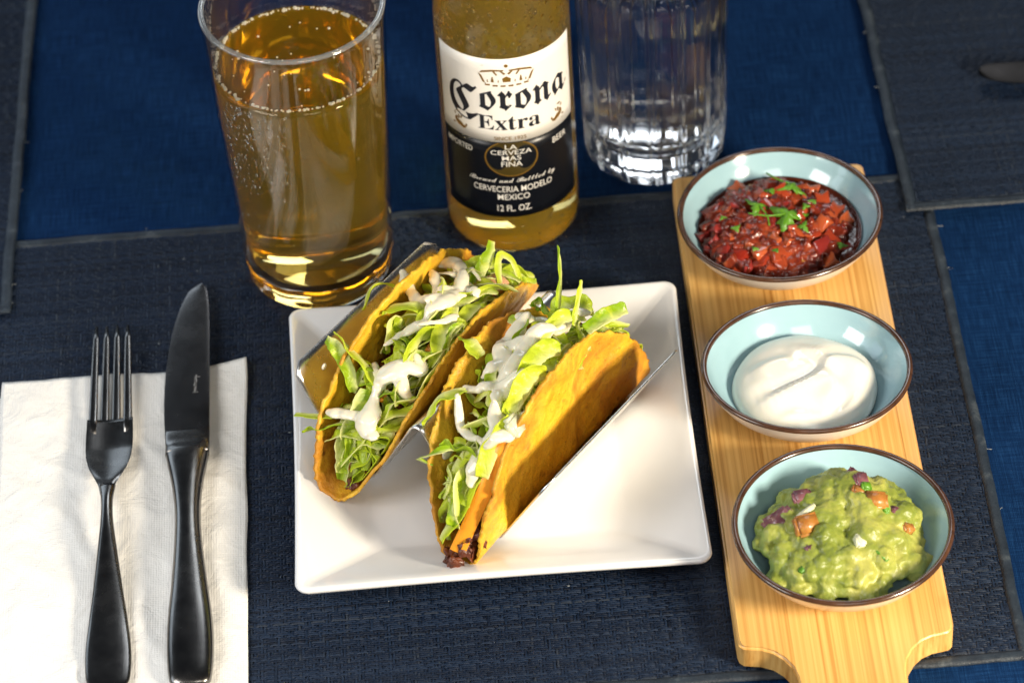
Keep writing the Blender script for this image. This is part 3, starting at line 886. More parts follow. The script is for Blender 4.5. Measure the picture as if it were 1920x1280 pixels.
def build_taco(q, seed, label, H, warp, specials, sauce, n_let, bias, drips, front=1.0):
    tc = Taco(q, seed, warp)
    a = Vector((math.cos(HAN), math.sin(HAN))); b = Vector((a.y, -a.x))
    base = Vector((HCX, HCY)) + a * tc.ax0 + b * tc.lat0
    e = empty("hard_shell_taco", (base.x, base.y, tc.z0), HAN - tc.rot)
    tag(e, label, "taco", "crispy tacos in the holder")
    sh = obj("shell", tc.shell(), M["shell"], e)
    sd = sh.modifiers.new("thick", 'SOLIDIFY'); sd.thickness = 0.0014; sd.offset = 0
    rnd = random.Random(seed)
    def fill(u):
        return H * math.sqrt(max(0.05, 1 - (u / 68) ** 2))
    # meat bed
    acc = Acc()
    for _ in range(260):
        u = rnd.uniform(-54, 60); h = rnd.uniform(4, 0.62 * fill(u) * (1 if u > -40 else .6))
        l0, l1 = tc.wall(-1, h) + 4, tc.wall(1, h) - 4
        r_ = rnd.uniform(2.6, 4.6)
        if l1 < l0: l0 = l1 = 0.5 * (l0 + l1)
        acc.ball((u, -rnd.uniform(l0, l1), h + 1), r_, (rnd.uniform(.8, 1.3), rnd.uniform(.8, 1.1), rnd.uniform(.7, 1)))
    mt = remeshed("seasoned_meat", acc.V, acc.F, 0.9, 0, lambda x, y, z: 1.5 * fbm(x * .3, y * .3, z * .3, 4))
    obj("seasoned_meat", mt, M["meat"], e)
    # lettuce
    bv = []
    def add(rows, clamp=True):
        o = leaf_obj("lettuce_strip", rows, e, M["lettuce"], tc.clampv if clamp else None)
        mm_ = o.data
        bv.append(([tuple(np.array(v.co[:]) / MM) for v in mm_.vertices], [tuple(p.vertices) for p in mm_.polygons]))
    for i in range(n_let):
        u = rnd.uniform(-60, 58); f_ = fill(u)
        h = f_ + rnd.uniform(-14, 2.0)
        wl, wr = tc.wall(-1, min(h, 60)), tc.wall(1, min(h, 60))
        x_ = rnd.random() ** bias
        if u < -42: x_ *= front
        l = wl + 7 + (wr - wl - 10) * x_
        L = rnd.uniform(13, 28); ang = rnd.gauss(0.0, 1.0)
        d = np.array([math.cos(ang), math.sin(ang), 0]) * L / 2
        arch = rnd.uniform(1, 7)
        c0 = np.array([u, l, h])
        sl = -(u / 68) * 0.55 * math.cos(ang)
        path = [c0 - d - np.array([0, 0, arch + sl * L / 2 * 1]), c0 - d * .4 + np.array([rnd.uniform(-3, 3), rnd.uniform(-3, 3), arch * .2]), c0 + d * .4 + np.array([rnd.uniform(-3, 3), rnd.uniform(-3, 3), rnd.uniform(-1, 2)]), c0 + d + np.array([0, 0, -arch * rnd.uniform(-.4, 1) + sl * L / 2])]
        path = [np.clip(p, (-66, -60, 3), (64, 60, 90)) for p in path]
        roll = rnd.gauss(0, 0.8)
        add(ribbon(path, rnd.choice((2.4, 3, 3.6, 4.4, 5.4, 6.4)) * rnd.uniform(.9, 1.1), (0, math.sin(roll), math.cos(roll)), rnd.gauss(0, 1.3), rnd.uniform(.9, 2.2), seed + i * 1.7, rnd.uniform(-.25, .35)))
    for (path, w_, n0, tw, ruf, cl) in specials:
        add(ribbon(path, w_, n0, tw, ruf, seed + w_, 0.1), cl)
    # sauce draped over the lettuce
    Vb, Fb = [], []
    for (vv, ff) in bv:
        o_ = len(Vb); Vb += vv; Fb += [tuple(i + o_ for i in f) for f in ff]
    tree = BVHTree.FromPolygons(Vb, Fb)
    acc = Acc()
    for path, r_ in sauce:
        P = catmull([np.array(p[:3]) for p in path], max(16, int(sum(math.dist(p_[:2], q_[:2]) for p_, q_ in zip(path[:-1], path[1:])) / .7)))
        hs = []
        for p in P:
            hit = tree.ray_cast(Vector((p[0], -p[1], 95)), Vector((0, 0, -1)))
            z = hit[0].z if hit[0] is not None else p[2] - tc.z0
            hs.append(max(min(z, p[2] - tc.z0 + 11), p[2] - tc.z0 - 5))
        hs = np.array(hs)
        hs = np.array([max(hs[max(0, i - 3):i + 4]) for i in range(len(hs))])
        hs = np.convolve(np.r_[[hs[0]] * 5, hs, [hs[-1]] * 5], np.ones(11) / 11, 'valid')
        for i, p in enumerate(P):
            t = i / (len(P) - 1)
            rr_ = 1.02 * r_ * (0.9 + 0.7 * nz(p[0] * .10, p[1] * .10, seed)) * (0.55 + 0.45 * min(1, 5 * t, 5 * (1 - t)))
            acc.ball((p[0] + .9 * nz(i * .22, seed), -p[1] + .9 * nz(i * .22, seed + 3), hs[i] + rr_ * 0.22), rr_, (1.25, 1.25, .68))
    for (p, r_, sc) in drips:
        acc.ball((p[0], -p[1], p[2]), r_, sc)
    sm = remeshed("crema_drizzle", acc.V, acc.F, 0.55, 5, lambda x, y, z: 0.25 * nz(x * .3, y * .3, z * .3))
    obj("crema_drizzle", sm, M["crema"], e)
    return e, tc


def box_chunk(name, parent, mat, c, size, rot, seed, sub=2, amp=0.12, cut=0.16):
    bm = bmesh.new(); bmesh.ops.create_cube(bm, size=1.0)
    bmesh.ops.bevel(bm, geom=list(bm.edges), offset=cut, segments=2, affect='EDGES')
    if sub > 1: bmesh.ops.subdivide_edges(bm, edges=list(bm.edges), cuts=3 if amp > .5 else 1, use_grid_fill=True)
    mt = Euler(rot).to_matrix()
    for v in bm.verts:
        p = v.co * (1 + amp * noise.noise(v.co * 2.3 + Vector((seed, seed * .7, 1))) + (.45 * noise.noise(v.co * 6.5 + Vector((seed, 3, 1))) if amp > .5 else 0))
        v.co = mt @ Vector((p.x * size[0], p.y * size[1], p.z * size[2])) * MM
    m = bpy.data.meshes.new(name); bm.to_mesh(m); bm.free()
    m.polygons.foreach_set("use_smooth", [True] * len(m.polygons))
    return obj(name, m, mat, parent, c)


Z = lambda pts, dz=0: [(p[0], p[1], p[2] - 13 + dz) for p in pts]
# ---- left taco
LS = [([(28, -8, 60), (34, 2, 58), (30, 12, 59)], 2.2), ([(-10, 8, 64), (-5, 15, 64), (2, 18, 64)], 2.2), ([(-40, 8, 56), (-36, 2, 57), (-30, -3, 60)], 2.0), ([(2, 4, 64), (12, 10, 64), (24, 15, 61)], 2.4), (
      [(18.1, -20.0, 63.0), (10.0, -11.6, 64.0), (4.9, -2.9, 64.5), (9.0, 1.7, 64.5), (17.5, -1.9, 63.0), (25.2, -9.7, 61.0)], 2.7),
      ([(11.7, 0.5, 64.0), (14.9, 6.5, 63.5), (21.5, 8.7, 62.0), (33.4, 0.3, 58.0), (38.1, -7.6, 56.0), (34.8, -11.6, 57.5)], 2.9),
      ([(21.5, 8.7, 62.0), (7.5, 10.6, 64.5), (-2.1, 7.9, 64.5), (-7.9, 7.9, 64.5), (-13.4, 3.5, 63.5), (-23.8, -1.5, 61.5)], 3.0),
      ([(26.7, 7.6, 60.5), (20.7, 14.9, 62.5), (16.8, 19.1, 63.0)], 2.1),
      ([(-23.8, 13.8, 61.5), (-28.1, 19.1, 60.0), (-32.8, 11.9, 58.5), (-39.0, 6.5, 55.5), (-45.8, 7.0, 51.0), (-52.9, 9.0, 45.5), (-56.3, 9.0, 42.0), (-58.5, 13.8, 39.5)], 3.3),
      ([(-53.3, 6.5, 44.5), (-54.9, -0.9, 43.5), (-56.0, -9.4, 42)], 2.3),
      ([(-36.1, 12.8, 57.0), (-38.8, 17.5, 55.5), (-36.5, 20.1, 56.5)], 2.2)]
LL = [([(-54, 7, 24), (-59, 8, 17), (-63, 6, 10), (-66, 2, 6)], 7.5, (-.7, -.3, .6), 0.8, 1.6, True),
      ([(-50, 5, 30), (-57, 6, 22), (-61, 7, 14), (-65, 5, 8)], 8.0, (-.7, 0, .6), 0.5, 1.6, True),
      ([(-52, -3, 30), (-58, -2, 23), (-62, 0, 16), (-66, 1, 11)], 7.0, (-.7, 0.2, .6), -0.7, 1.8, True),
      ([(-50, 9, 37), (-55.0, -4, 33.5), (-58.1, -16, 30), (-60, -25, 28.5)], 4.0, (0, 0, 1), 0.3, .3, False),
      ([(-52, 4, 33), (-58, -6, 29), (-61, -14, 26), (-63, -19, 24)], 6.0, (0.3, 0, 1), 0.8, 1.0, False),
      ([(28, 8, 44), (36, 9, 50), (42, 9, 53), (47, 8, 57)], 6.5, (0, 0.6, .7), 0.5, .8, False),
      ([(34, 20, 44), (40, 15, 50), (46, 13, 52), (48, 18, 48), (44, 23, 42)], 3.4, (0, .3, 1), 0.2, .4, False),
      ([(-50, 8, 34), (-56, 9, 28), (-61, 9, 20), (-64, 5, 14)], 8.5, (-.6, 0, .7), 0.9, 2.0, True),
      ([(-44, 2, 42), (-50, 3, 37), (-56, 1, 30), (-59, 0, 24)], 8.0, (-.4, 0.3, .7), -0.8, 2.0, True),
      ([(8, -17, 50), (3, -21, 55), (-3, -23, 53), (-8, -23, 47)], 5.0, (0, -.5, 1), 0.3, .6, False),
      ([(-41, 6, 44), (-37, -4, 48), (-34, -14, 52), (-31, -21, 54)], 6.0, (.3, .2, 1), 0.9, .9, False),
      ([(-24, 21, 47), (-10, 21, 52), (6, 21, 53), (18, 21, 51)], 6.5, (0, -.35, 1), 0.3, 1.3, True),
      ([(-30, 15, 46), (-28, 14, 52), (-18, 12, 55), (-8, 15, 52)], 7.0, (0, .3, 1), 0.9, 1.1, True),
      ([(-46, -3, 40), (-41, -9, 46), (-37, -17, 51), (-36, -23, 53)], 6.0, (.4, .2, 1), -1.2, 1.2, False),
      ([(40, 10, 38), (46, 12, 41), (52, 14, 38), (57, 15, 34)], 6.5, (.3, .0, 1), 0.4, 1.2, False)]
def warpL(u, sv):
    return 0.0
tl, tcl = build_taco((71.4, 64.8, 9.15, 0.23, 0.683, 0.796, 1.13, -35.97, 1.06, 13.95, -0.06), 3.3,
                     "crispy taco nearest the beer glass, creamy drizzle over shredded lettuce", 53, warpL, LL, LS, 165, 0.7,
                     [((-42, -20.5, 43), 1.9, (1, .5, .9))])
box_chunk("cheese_strip", tl, M["cheese"], (-8, -14.5, 45.5), (22, 5.5, 2.6), (.5, -.1, .15), 1)
box_chunk("cheese_strip", tl, M["cheese"], (-36, -4, 36), (20, 5, 2.4), (.2, .3, .5), 2)
box_chunk("tomato_piece", tl, M["tomato_p"], (34, -15, 44), (14, 9, 5), (.2, .1, -.4), 5)
box_chunk("onion_piece", tl, M["onion_w"], (14, -7, 44), (18, 11, 4), (.35, .1, .5), 6)
box_chunk("meat_chunk", tl, M["meat"], (-64, -6, 6), (6, 5, 4.5), (.3, .4, .5), 8, 2, .8, .06)
box_chunk("meat_chunk", tl, M["meat"], (-48, -15, 26), (9, 6, 6), (.3, .4, .2), 9, 2, .8, .06)

# ---- right taco
RS = [([(0, -20, 68), (5, -14, 68), (10, -8, 68)], 2.4), ([(-20, -10, 66), (-14, -4, 67), (-8, 2, 68)], 2.2), ([(-45, 0, 54), (-40, 6, 57), (-34, 8, 60)], 2.2), ([(24, -8, 65), (32, -6, 62), (37, 0, 59)], 2.4), ([(-30, -2, 63), (-26, 6, 64), (-20, 8, 66)], 2.3), (
      [(22.4, -20.9, 65.5), (14.3, -20.5, 67.5), (6.4, -21.7, 68.5), (-0.1, -19.8, 68.5), (-4.2, -15.2, 68.5), (-12.0, -16.4, 68.0), (-14.7, -18.6, 67.5)], 2.9),
      ([(21.1, -24.2, 66.0), (25.8, -19.6, 64.5), (28.8, -12.7, 63.5)], 2.5),
      ([(16.4, -3.9, 67.0), (12.5, -7.9, 68.0), (3.2, -9.5, 68.5), (-3.8, -8.6, 68.5), (-11.0, -8.9, 68.0), (-17.9, -10.9, 66.5), (-21.8, -14.9, 66.0), (-22.4, -21.7, 65.5)], 2.9),
      ([(-11.0, -8.9, 68.0), (-15.5, -3.1, 67.0), (-21.5, -5.6, 66.0), (-26.6, -4.8, 64.5)], 2.3),
      ([(-23.0, -6.0, 65.5), (-30.5, -2.1, 63.0), (-35.6, 2.7, 60.5), (-42.1, 0.4, 57.0), (-48.9, -0.4, 51.5), (-53.7, -0.0, 46.5)], 3.3),
      ([(-42.1, 0.4, 57.0), (-41.2, -7.0, 57.0), (-37.6, -14.9, 59.0), (-30.5, -20.5, 63.0)], 2.0),
      ([(15.0, -11.1, 67.5), (21.4, -10.2, 66.0), (28.1, -6.7, 64.0)], 2.8)]
RL = [([(24, -9, 58), (31, -11, 63), (36, -13, 70), (40, -15, 78), (43, -18, 84)], 4.2, (0, .8, .4), 0.8, .5, False),
      ([(26, 0, 60), (31, -2, 64), (36, -3, 70), (39, -4, 74)], 3.0, (0, .7, .5), 0.4, .4, False),
      ([(26, 6, 60), (32, 9, 63), (38, 12, 64), (44, 15, 63)], 7.0, (0, .2, 1), 0.5, 1.0, False),
      ([(-26, -19, 56), (-33, -25, 56), (-39, -28, 52), (-44, -29, 46)], 7.0, (-.3, -.4, .8), 0.6, 1.3, False),
      ([(-46, 2, 40), (-55, 0, 32), (-63, -2, 22), (-70, -5, 13)], 8.5, (-.6, -.3, .7), 0.4, .8, False),
      ([(-44, -6, 44), (-50, -8, 38), (-55, -8, 31), (-58, -6, 25)], 6.0, (-.5, -.5, .7), -0.9, .9, True),
      ([(-8, -24, 58), (-7, -29, 62), (-5, -33, 62), (-3, -36, 58)], 7.0, (0, -.3, 1), 0.5, .9, False),
      ([(-16, 1, 58), (-8, 0, 64), (2, 1, 66), (10, 4, 62)], 8.0, (0, .35, 1), 0.4, 2.3, True),
      ([(-28, 2, 54), (-20, 3, 61), (-12, 4, 64), (-4, 6, 61)], 8.5, (0, .6, .9), 0.5, 2.2, True),
      ([(-52, 5, 40), (-45, 5, 48), (-38, 6, 53), (-30, 6, 56)], 9.0, (-.3, .5, .9), 0.3, 1.2, True),
      ([(6, -8, 58), (16, -6, 64), (26, -4, 64), (36, 0, 58)], 6.5, (0, .2, 1), 0.6, 1.9, True),
      ([(30, -16, 54), (36, -13, 58), (42, -8, 57), (46, -4, 52)], 8.0, (.2, -.2, 1), 0.8, 1.4, True)]
def warpR(u, sv):
    if sv < 8: return 0.0
    k_ = min(1, (sv - 8) / 20)
    return k_ * (3.2 * max(0, (u - 34) / 30) ** 1.5 - 1.6 * math.exp(-((u - 22) / 16) ** 2) + 1.2 * math.exp(-((u + 48) / 14) ** 2))
tr, tcr = build_taco((66.5, 69.7, 10.4, 0.349, -0.083, -0.162, -0.245, 31.63, -4.72, 12.93, -0.03), 11.9,
                     "crispy taco nearest the bowls, orange cheese strip and meat showing at its front end", 57, warpR, RL, RS, 165, 0.65,
                     [((-44, -17.8, 36), 3.2, (1.2, .45, 1.0))], 0.6)
def flat_strip(name, parent, mat, p0, p1, nrm, w_, th, seed):
    p0, p1, nrm = np.array(p0, float), np.array(p1, float), np.array(nrm, float)
    d = p1 - p0; d /= np.linalg.norm(d); nrm = nrm - d * nrm.dot(d); nrm /= np.linalg.norm(nrm); b_ = np.cross(d, nrm)
    V = []; n_ = 12; sec = [(-.5, -.42), (-.46, -.5), (.46, -.5), (.5, -.42), (.5, .42), (.46, .5), (-.46, .5), (-.5, .42)]
    for i in range(n_):
        t = i / (n_ - 1); c = p0 + (p1 - p0) * t + nrm * (1.6 * math.sin(PI * t) + .3 * nz(t * 5, seed))
        for (a_, e_) in sec: V.append(c + b_ * a_ * w_ * (1 + .06 * nz(t * 6, seed)) + nrm * e_ * th)
    F = grid_faces(n_, 8, False, True) + [tuple(range(8)), tuple(range((n_ - 1) * 8, n_ * 8))[::-1]]
    o = obj(name, fix_normals(mesh(name, V, F)), mat, parent); o.modifiers.new("es", 'EDGE_SPLIT').split_angle = R(50)
    return o
flat_strip("cheese_strip", tr, M["cheese"], (-68, -1.5, 9), (-38, -8.5, 50), (-.75, -.4, .5), 6.5, 2.6, 3)
box_chunk("cheese_strip", tr, M["cheese"], (-20, -2, 46), (24, 5, 2.5), (.5, .1, .1), 4)
box_chunk("onion_piece", tr, M["onion_w"], (-31, -8, 54), (10, 9, 3.2), (.9, .2, .2), 5)
box_chunk("meat_chunk", tr, M["meat"], (-68.5, 0.5, 4.4), (8, 7, 6), (.3, .2, .5), 18, 2, .8, .06)
box_chunk("meat_chunk", tr, M["meat"], (-62, -3.5, 8), (11, 7, 7), (.2, .4, .2), 12, 2, .8, .06)
box_chunk("meat_chunk", tr, M["meat"], (-58, -4, 14), (11, 7, 7), (.5, .4, .9), 15, 2, .8, .06)

# ------------------------------------------------------------------ beer glass
GX, GY = -84.0, 59.0
e = empty("beer_glass", (GX, GY, MT)); tag(e, "tall straight glass of golden lager behind the taco plate", "beer glass")


def smooth(a, b, x):
    t = min(1, max(0, (x - a) / (b - a))); return t * t * (3 - 2 * t)


def facet(nf, amp, zlo, zhi, groove=0.0):
    def f(r, z, t):
        ph = (t * nf / (2 * PI)) % 1.0 - 0.5
        k = (1 - 4 * ph * ph)          # 1 in the middle of a panel, 0 at a ridge
        g = groove * max(0, 1 - (0.5 - abs(ph)) / 0.12)
        return r - (amp * k + g) * (1 - smooth(zlo, zhi, z))
    return f


def gr(z): return 33.6 + (40.3 - 33.6) * z / 150
outer = [(0, 2.2), (14, 2.0), (24, 1.2), (27.5, 0.2), (29.5, 0.0), (31.5, 1.2), (32.6, 3.4), (33.4, 6), (33.9, 9)]
outer += [(gr(z), z) for z in (13, 18, 25, 35, 45, 55, 65, 75, 85, 95, 105, 120, 135, 146)]
rim_ = [(gr(149) - .1, 149), (gr(150) - .6, 150.2), (gr(150) - 1.3, 150.5), (gr(150) - 2.0, 150.2), (gr(149) - 2.3, 149.2)]
inner = [(gr(z) - 2.4 - 0.9 * (1 - smooth(15, 60, z)), z) for z in (146, 130, 118, 105, 90, 75, 60, 45, 32, 24, 18)] + [(29.9, 14.5), (28, 11.2), (22, 9.6), (12, 9.1), (0, 9.0)]
md_o = facet(12, 0.9, 50, 110, 0.5); md_i = facet(12, 0.0, 0, 1)
_mo = lambda r, z, t: md_o(r, z, t) if r > gr(max(z, 9)) - 1.2 and z > 3 else r
base_o = [p for p in outer if p[1] <= 13]; wall_o = [p for p in outer if p[1] >= 13]
base_i = [p for p in inner if p[1] <= 14.6]; wall_i = [p for p in inner if p[1] >= 14]
V, F = lathe(base_o + [(31.6, 13.8)] + base_i, 144, _mo)
obj("glass_base", fix_normals(mesh("glass_base", V, F)), M["glass"], e)
V, F = lathe(wall_o + rim_ + wall_i, 144, _mo)
obj("glass_wall", fix_normals(mesh("glass_wall", V, F)), M["glass_wall"], e)
V = []
for i in range(120):
    t = 2 * PI * i / 120
    for j in range(10):
        a_ = 2 * PI * j / 10; r2 = gr(150) - 1.15 + 1.35 * math.cos(a_)
        V.append((r2 * math.cos(t), r2 * math.sin(t), 149.9 + 1.1 * math.sin(a_)))
obj("glass_rim", fix_normals(mesh("glass_rim", V, grid_faces(120, 10, True, True))), M["glass_rim"], e)
LV = 120.0
liq = [(0, 8.9), (12, 9.0), (22, 9.5), (28.1, 11.1), (30.1, 14.4)] + [(gr(z) - 2.5 + 0.5 * smooth(20, 60, z), z) for z in (18, 24, 32, 45)] + [(gr(z) - 1.5, z) for z in (60, 75, 90, 105, 116)] + [(gr(LV) - 2.0, LV + 0.7), (gr(LV) - 3.0, LV + 0.3), (gr(LV) - 4.4, LV), (20, LV), (0, LV)]
V, F = lathe(liq, 96)
obj("lager", fix_normals(mesh("lager", V, F)), M["beer"], e)
# thin foam ring
acc = Acc(); rnd = random.Random(5)
for k in range(220):
    t = rnd.uniform(0, 2 * PI); r_ = rnd.choice((.35, .45, .6, .8))
    rr_ = gr(LV) - 2.9 - abs(rnd.gauss(0, .5))
    acc.ball((rr_ * math.cos(t), rr_ * math.sin(t), LV + .25 + rnd.uniform(0, .5)), r_)
for k in range(26):
    t = rnd.uniform(0, 2 * PI); rr_ = 34 * math.sqrt(rnd.random())
    acc.ball((rr_ * math.cos(t), rr_ * math.sin(t), LV + .1), rnd.uniform(.3, .7))
tag(obj("foam_ring", mesh("foam_ring", acc.V, acc.F), M["foam"], e), kind="stuff")
# condensation on the outside
def droplets(n_, rfun, zlo, zhi, a0, a1, rmin, rmax, seed, bias=1.0):
    rnd = random.Random(seed); acc = Acc(); Vi, Fi = ico()
    for _ in range(n_):
        t = rnd.uniform(a0, a1); z = zlo + (zhi - zlo) * rnd.random() ** bias
        r_ = rmin + (rmax - rmin) * rnd.random() ** 2.5
        R0 = rfun(z); c_, s_ = math.cos(t), math.sin(t)
        P = Vi * np.array([0.55, 1, 1.05]) * r_
        W = np.stack([P[:, 0] * c_ - P[:, 1] * s_ + R0 * c_, P[:, 0] * s_ + P[:, 1] * c_ + R0 * s_, P[:, 2] + z], -1)
        acc.add(W, Fi)
    return acc
acc = droplets(330, lambda z: gr(z) - .2, 62, 119, R(-150), R(-98), .18, .8, 2, .5)
acc2 = droplets(230, lambda z: gr(z) - .2, 30, 119, R(-170), R(-20), .15, .5, 12, .5); acc.add(acc2.V, acc2.F)
tag(obj("condensation", mesh("condensation", acc.V, acc.F), M["drop"], e), kind="stuff")

# ------------------------------------------------------------------ beer bottle
BX, BY = 6.0, 84.0
e = empty("beer_bottle", (BX, BY, MT)); tag(e, "cold clear glass lager bottle with white and black label", "bottle")
out_ = [(0, 4.0), (12, 3.4), (20, 1.2), (23.5, 0.0), (26.5, 0.4), (28.8, 2.2), (30.0, 5), (30.5, 9), (30.5, 40), (30.5, 80), (30.5, 117), (30.3, 124), (29.4, 132), (27.6, 141), (24.4, 152), (20.4, 164), (16.8, 176), (14.4, 190), (13.3, 205), (13.0, 225), (13.0, 232), (14.0, 233), (14.0, 239), (13.2, 241)]
in_ = [(9.6, 241), (9.4, 232), (9.8, 205), (11, 190), (12.6, 186)]
V, F = lathe(out_ + in_, 96)
obj("bottle_glass", fix_normals(mesh("bottle_glass", V, F)), M["bottle"], e)
liq = [(0, 4.6), (12, 4.0), (20, 1.9), (23.6, .8), (26.2, 1.0), (28.3, 2.6), (29.6, 5.2), (30.1, 9), (30.1, 60), (30.1, 117), (29.9, 124), (29.0, 132), (27.2, 141), (24.0, 152), (20.0, 164), (16.4, 176), (14, 184), (0, 184)]
V, F = lathe(liq, 80); obj("lager", fix_normals(mesh("lager", V, F)), M["beer_b"], e)
acc = droplets(520, lambda z: 30.35 if z < 118 else float(np.interp(z, [118, 124, 132, 141, 152], [30.3, 30.1, 29.2, 27.4, 24.2])), 117, 146, R(-170), R(-10), .3, 1.1, 4, 1.5)
acc2 = droplets(110, lambda z: 30.62, 28, 116, R(-165), R(-15), .18, .42, 8); acc.add(acc2.V, acc2.F)
acc2 = droplets(160, lambda z: 30.35, 6, 25, R(-165), R(-15), .2, .6, 9); acc.add(acc2.V, acc2.F)
tag(obj("condensation", mesh("condensation", acc.V, acc.F), M["drop"], e), kind="stuff")
RLB = 30.58


def wrap(x, z, dr=0.0):
    t = -PI / 2 + x / 30.6
    return ((RLB + dr) * math.cos(t), (RLB + dr) * math.sin(t), z)


def label_patch(name, z0, z1, half, mat, thick=0.12, zb=None):
    n_, k = 60, 8
    V = []
    for i in range(n_):
        x = (-half + 2 * half * i / (n_ - 1)) * 30.6
        for j in range(k):
            V.append(wrap(x, z0 + (z1 - z0) * j / (k - 1)))
    o = obj(name, mesh(name, V, grid_faces(n_, k)), mat, e)
    sd = o.modifiers.new("thick", 'SOLIDIFY'); sd.thickness = thick * MM; sd.offset = -1
    return fix_normals(o.data) and o


HALF = R(67)
lw = label_patch("front_label", 69.0, 116.0, HALF, M["lab_w"])
lk = label_patch("lower_label", 25.0, 68.9, HALF, M["lab_k"])


def wrap_mesh(name, V2, F, mat, parent, dr):
    return obj(name, mesh(name, [wrap(x, z, dr) for x, z in V2], F, False), mat, parent)


def text(body, width, zc, mat, parent, height=None, xc=0.0, rot=0.0, dr=0.16, shear=0.0, bold=0.0, spacing=1.0, name="lettering"):
    c_ = bpy.data.curves.new("t", 'FONT'); c_.body = body; c_.size = 10; c_.resolution_u = 3; c_.space_character = spacing
    c_.shear = shear; c_.offset = bold
    o = bpy.data.objects.new("t", c_); COL.objects.link(o); bpy.context.view_layer.update()
    m = bpy.data.meshes.new_from_object(o.evaluated_get(bpy.context.evaluated_depsgraph_get()))
    bpy.data.objects.remove(o); bpy.data.curves.remove(c_)
    P = np.array([v.co[:2] for v in m.vertices]); F = [tuple(p.vertices) for p in m.polygons]
    bpy.data.meshes.remove(m)
    lo, hi = P.min(0), P.max(0); P = P - (lo + hi) / 2
    sx = width / (hi[0] - lo[0]); sy = (height / (hi[1] - lo[1])) if height else sx
    P = P * np.array([sx, sy])
    ca, sa = math.cos(rot), math.sin(rot)
    P = np.stack([P[:, 0] * ca - P[:, 1] * sa + xc, P[:, 0] * sa + P[:, 1] * ca + zc], -1)
    return wrap_mesh(name, P.tolist(), F, mat, parent, dr)


text("\U0001d56e", 15.5, 89.6, M["ink"], lw, 20.5, -21.5, bold=0.015)
text("\U0001d594\U0001d597\U0001d594\U0001d593\U0001d586", 43.0, 92.6, M["ink"], lw, 11.2, 8.6, bold=0.02)
text("\U0001d404\U0001d431\U0001d42d\U0001d42b\U0001d41a", 28.5, 80.0, M["ink"], lw, 8.2)
text("SINCE 1925", 14.5, 71.2, M["gold"], lw, 2.0)
text("\u00ae", 1.7, 91, M["ink"], lw, 1.7, 30.8)
# crown: band dashes, arches, centre ball and fleurons
cr = []
def poly(*pts): cr.append([(x, z) for x, z in pts])
for k in range(6):
    x = -8.6 + k * 3.45; b_ = 0.035 * (x * x) * .25
    poly((x - 1.1, 100.6 + b_), (x + 1.1, 100.6 + b_), (x + 1.1, 101.5 + b_), (x - 1.1, 101.5 + b_))
poly((-9.8, 102.3), (9.8, 102.3), (9.8, 102.75), (-9.8, 102.75))
for s in (-1, 1):
    poly((s * 9.6, 103), (s * 10.6, 103), (s * 12.6, 108.0), (s * 11.2, 106.8))
    poly((s * 12.0, 108.0), (s * 11.0, 109.3), (s * 6.0, 110.2), (s * 6.0, 109.2))
    poly((s * 6.0, 109.2), (s * 6.0, 110.2), (s * 1.0, 110.0), (s * 1.4, 109.3))
    poly((s * 5.2, 109.2), (s * 6.1, 109.2), (s * 4.6, 107.0), (s * 3.9, 107.2))
    poly((s * 2.0, 109.3), (s * 2.9, 109.2), (s * 1.2, 107.3), (s * .3, 107.9))
    poly((s * 5.6, 103.2), (s * 7.0, 103.2), (s * 6.5, 106.2), (s * 6.1, 106.2))
    poly((s * 3.4, 103.2), (s * 4.0, 103.2), (s * 3.8, 104.6), (s * 3.6, 104.6))
    poly((s * 8.2, 103.2), (s * 8.8, 103.2), (s * 8.7, 104.6), (s * 8.4, 104.6))
poly((-1.6, 103.2), (1.6, 103.2), (1.9, 105.2), (0, 106.4), (-1.9, 105.2))
cr.append([(0.9 * math.cos(t), 112.2 + 0.9 * math.sin(t)) for t in np.linspace(0, 2 * PI, 10)[:-1]])
V2, F2 = [], []
for p in cr:
    F2.append(tuple(range(len(V2), len(V2) + len(p)))); V2 += p
wrap_mesh("crown_print", V2, F2, M["gold"], lw, 0.16)
# small heraldic ornaments in the lower corners of the white field
V2, F2 = [], []
for s in (-1, 1):
    for (x, z, a_, b_, ro) in ((24.2, 75.2, 2.6, 1.3, .5), (21.8, 74.0, 1.4, .8, -.3), (26.0, 77.2, .8, 1.6, .3), (24.4, 78.6, .5, 1.4, 0), (23.0, 79.0, .4, 1.1, .4), (26.6, 80.0, .4, 1.0, -.3), (25.0, 81.6, 1.3, .4, 0), (27.4, 74.4, .7, .5, 0), (20.4, 75.4, .5, .9, .2)):
        pts = []
        for t in np.linspace(0, 2 * PI, 9)[:-1]:
            px, pz = a_ * math.cos(t), b_ * math.sin(t)
            pts.append((s * (x + px * math.cos(ro) - pz * math.sin(ro)), z + px * math.sin(ro) + pz * math.cos(ro)))
        F2.append(tuple(range(len(V2), len(V2) + len(pts)))); V2 += pts
wrap_mesh("ornament_print", V2, F2, M["gold"], lw, 0.16)
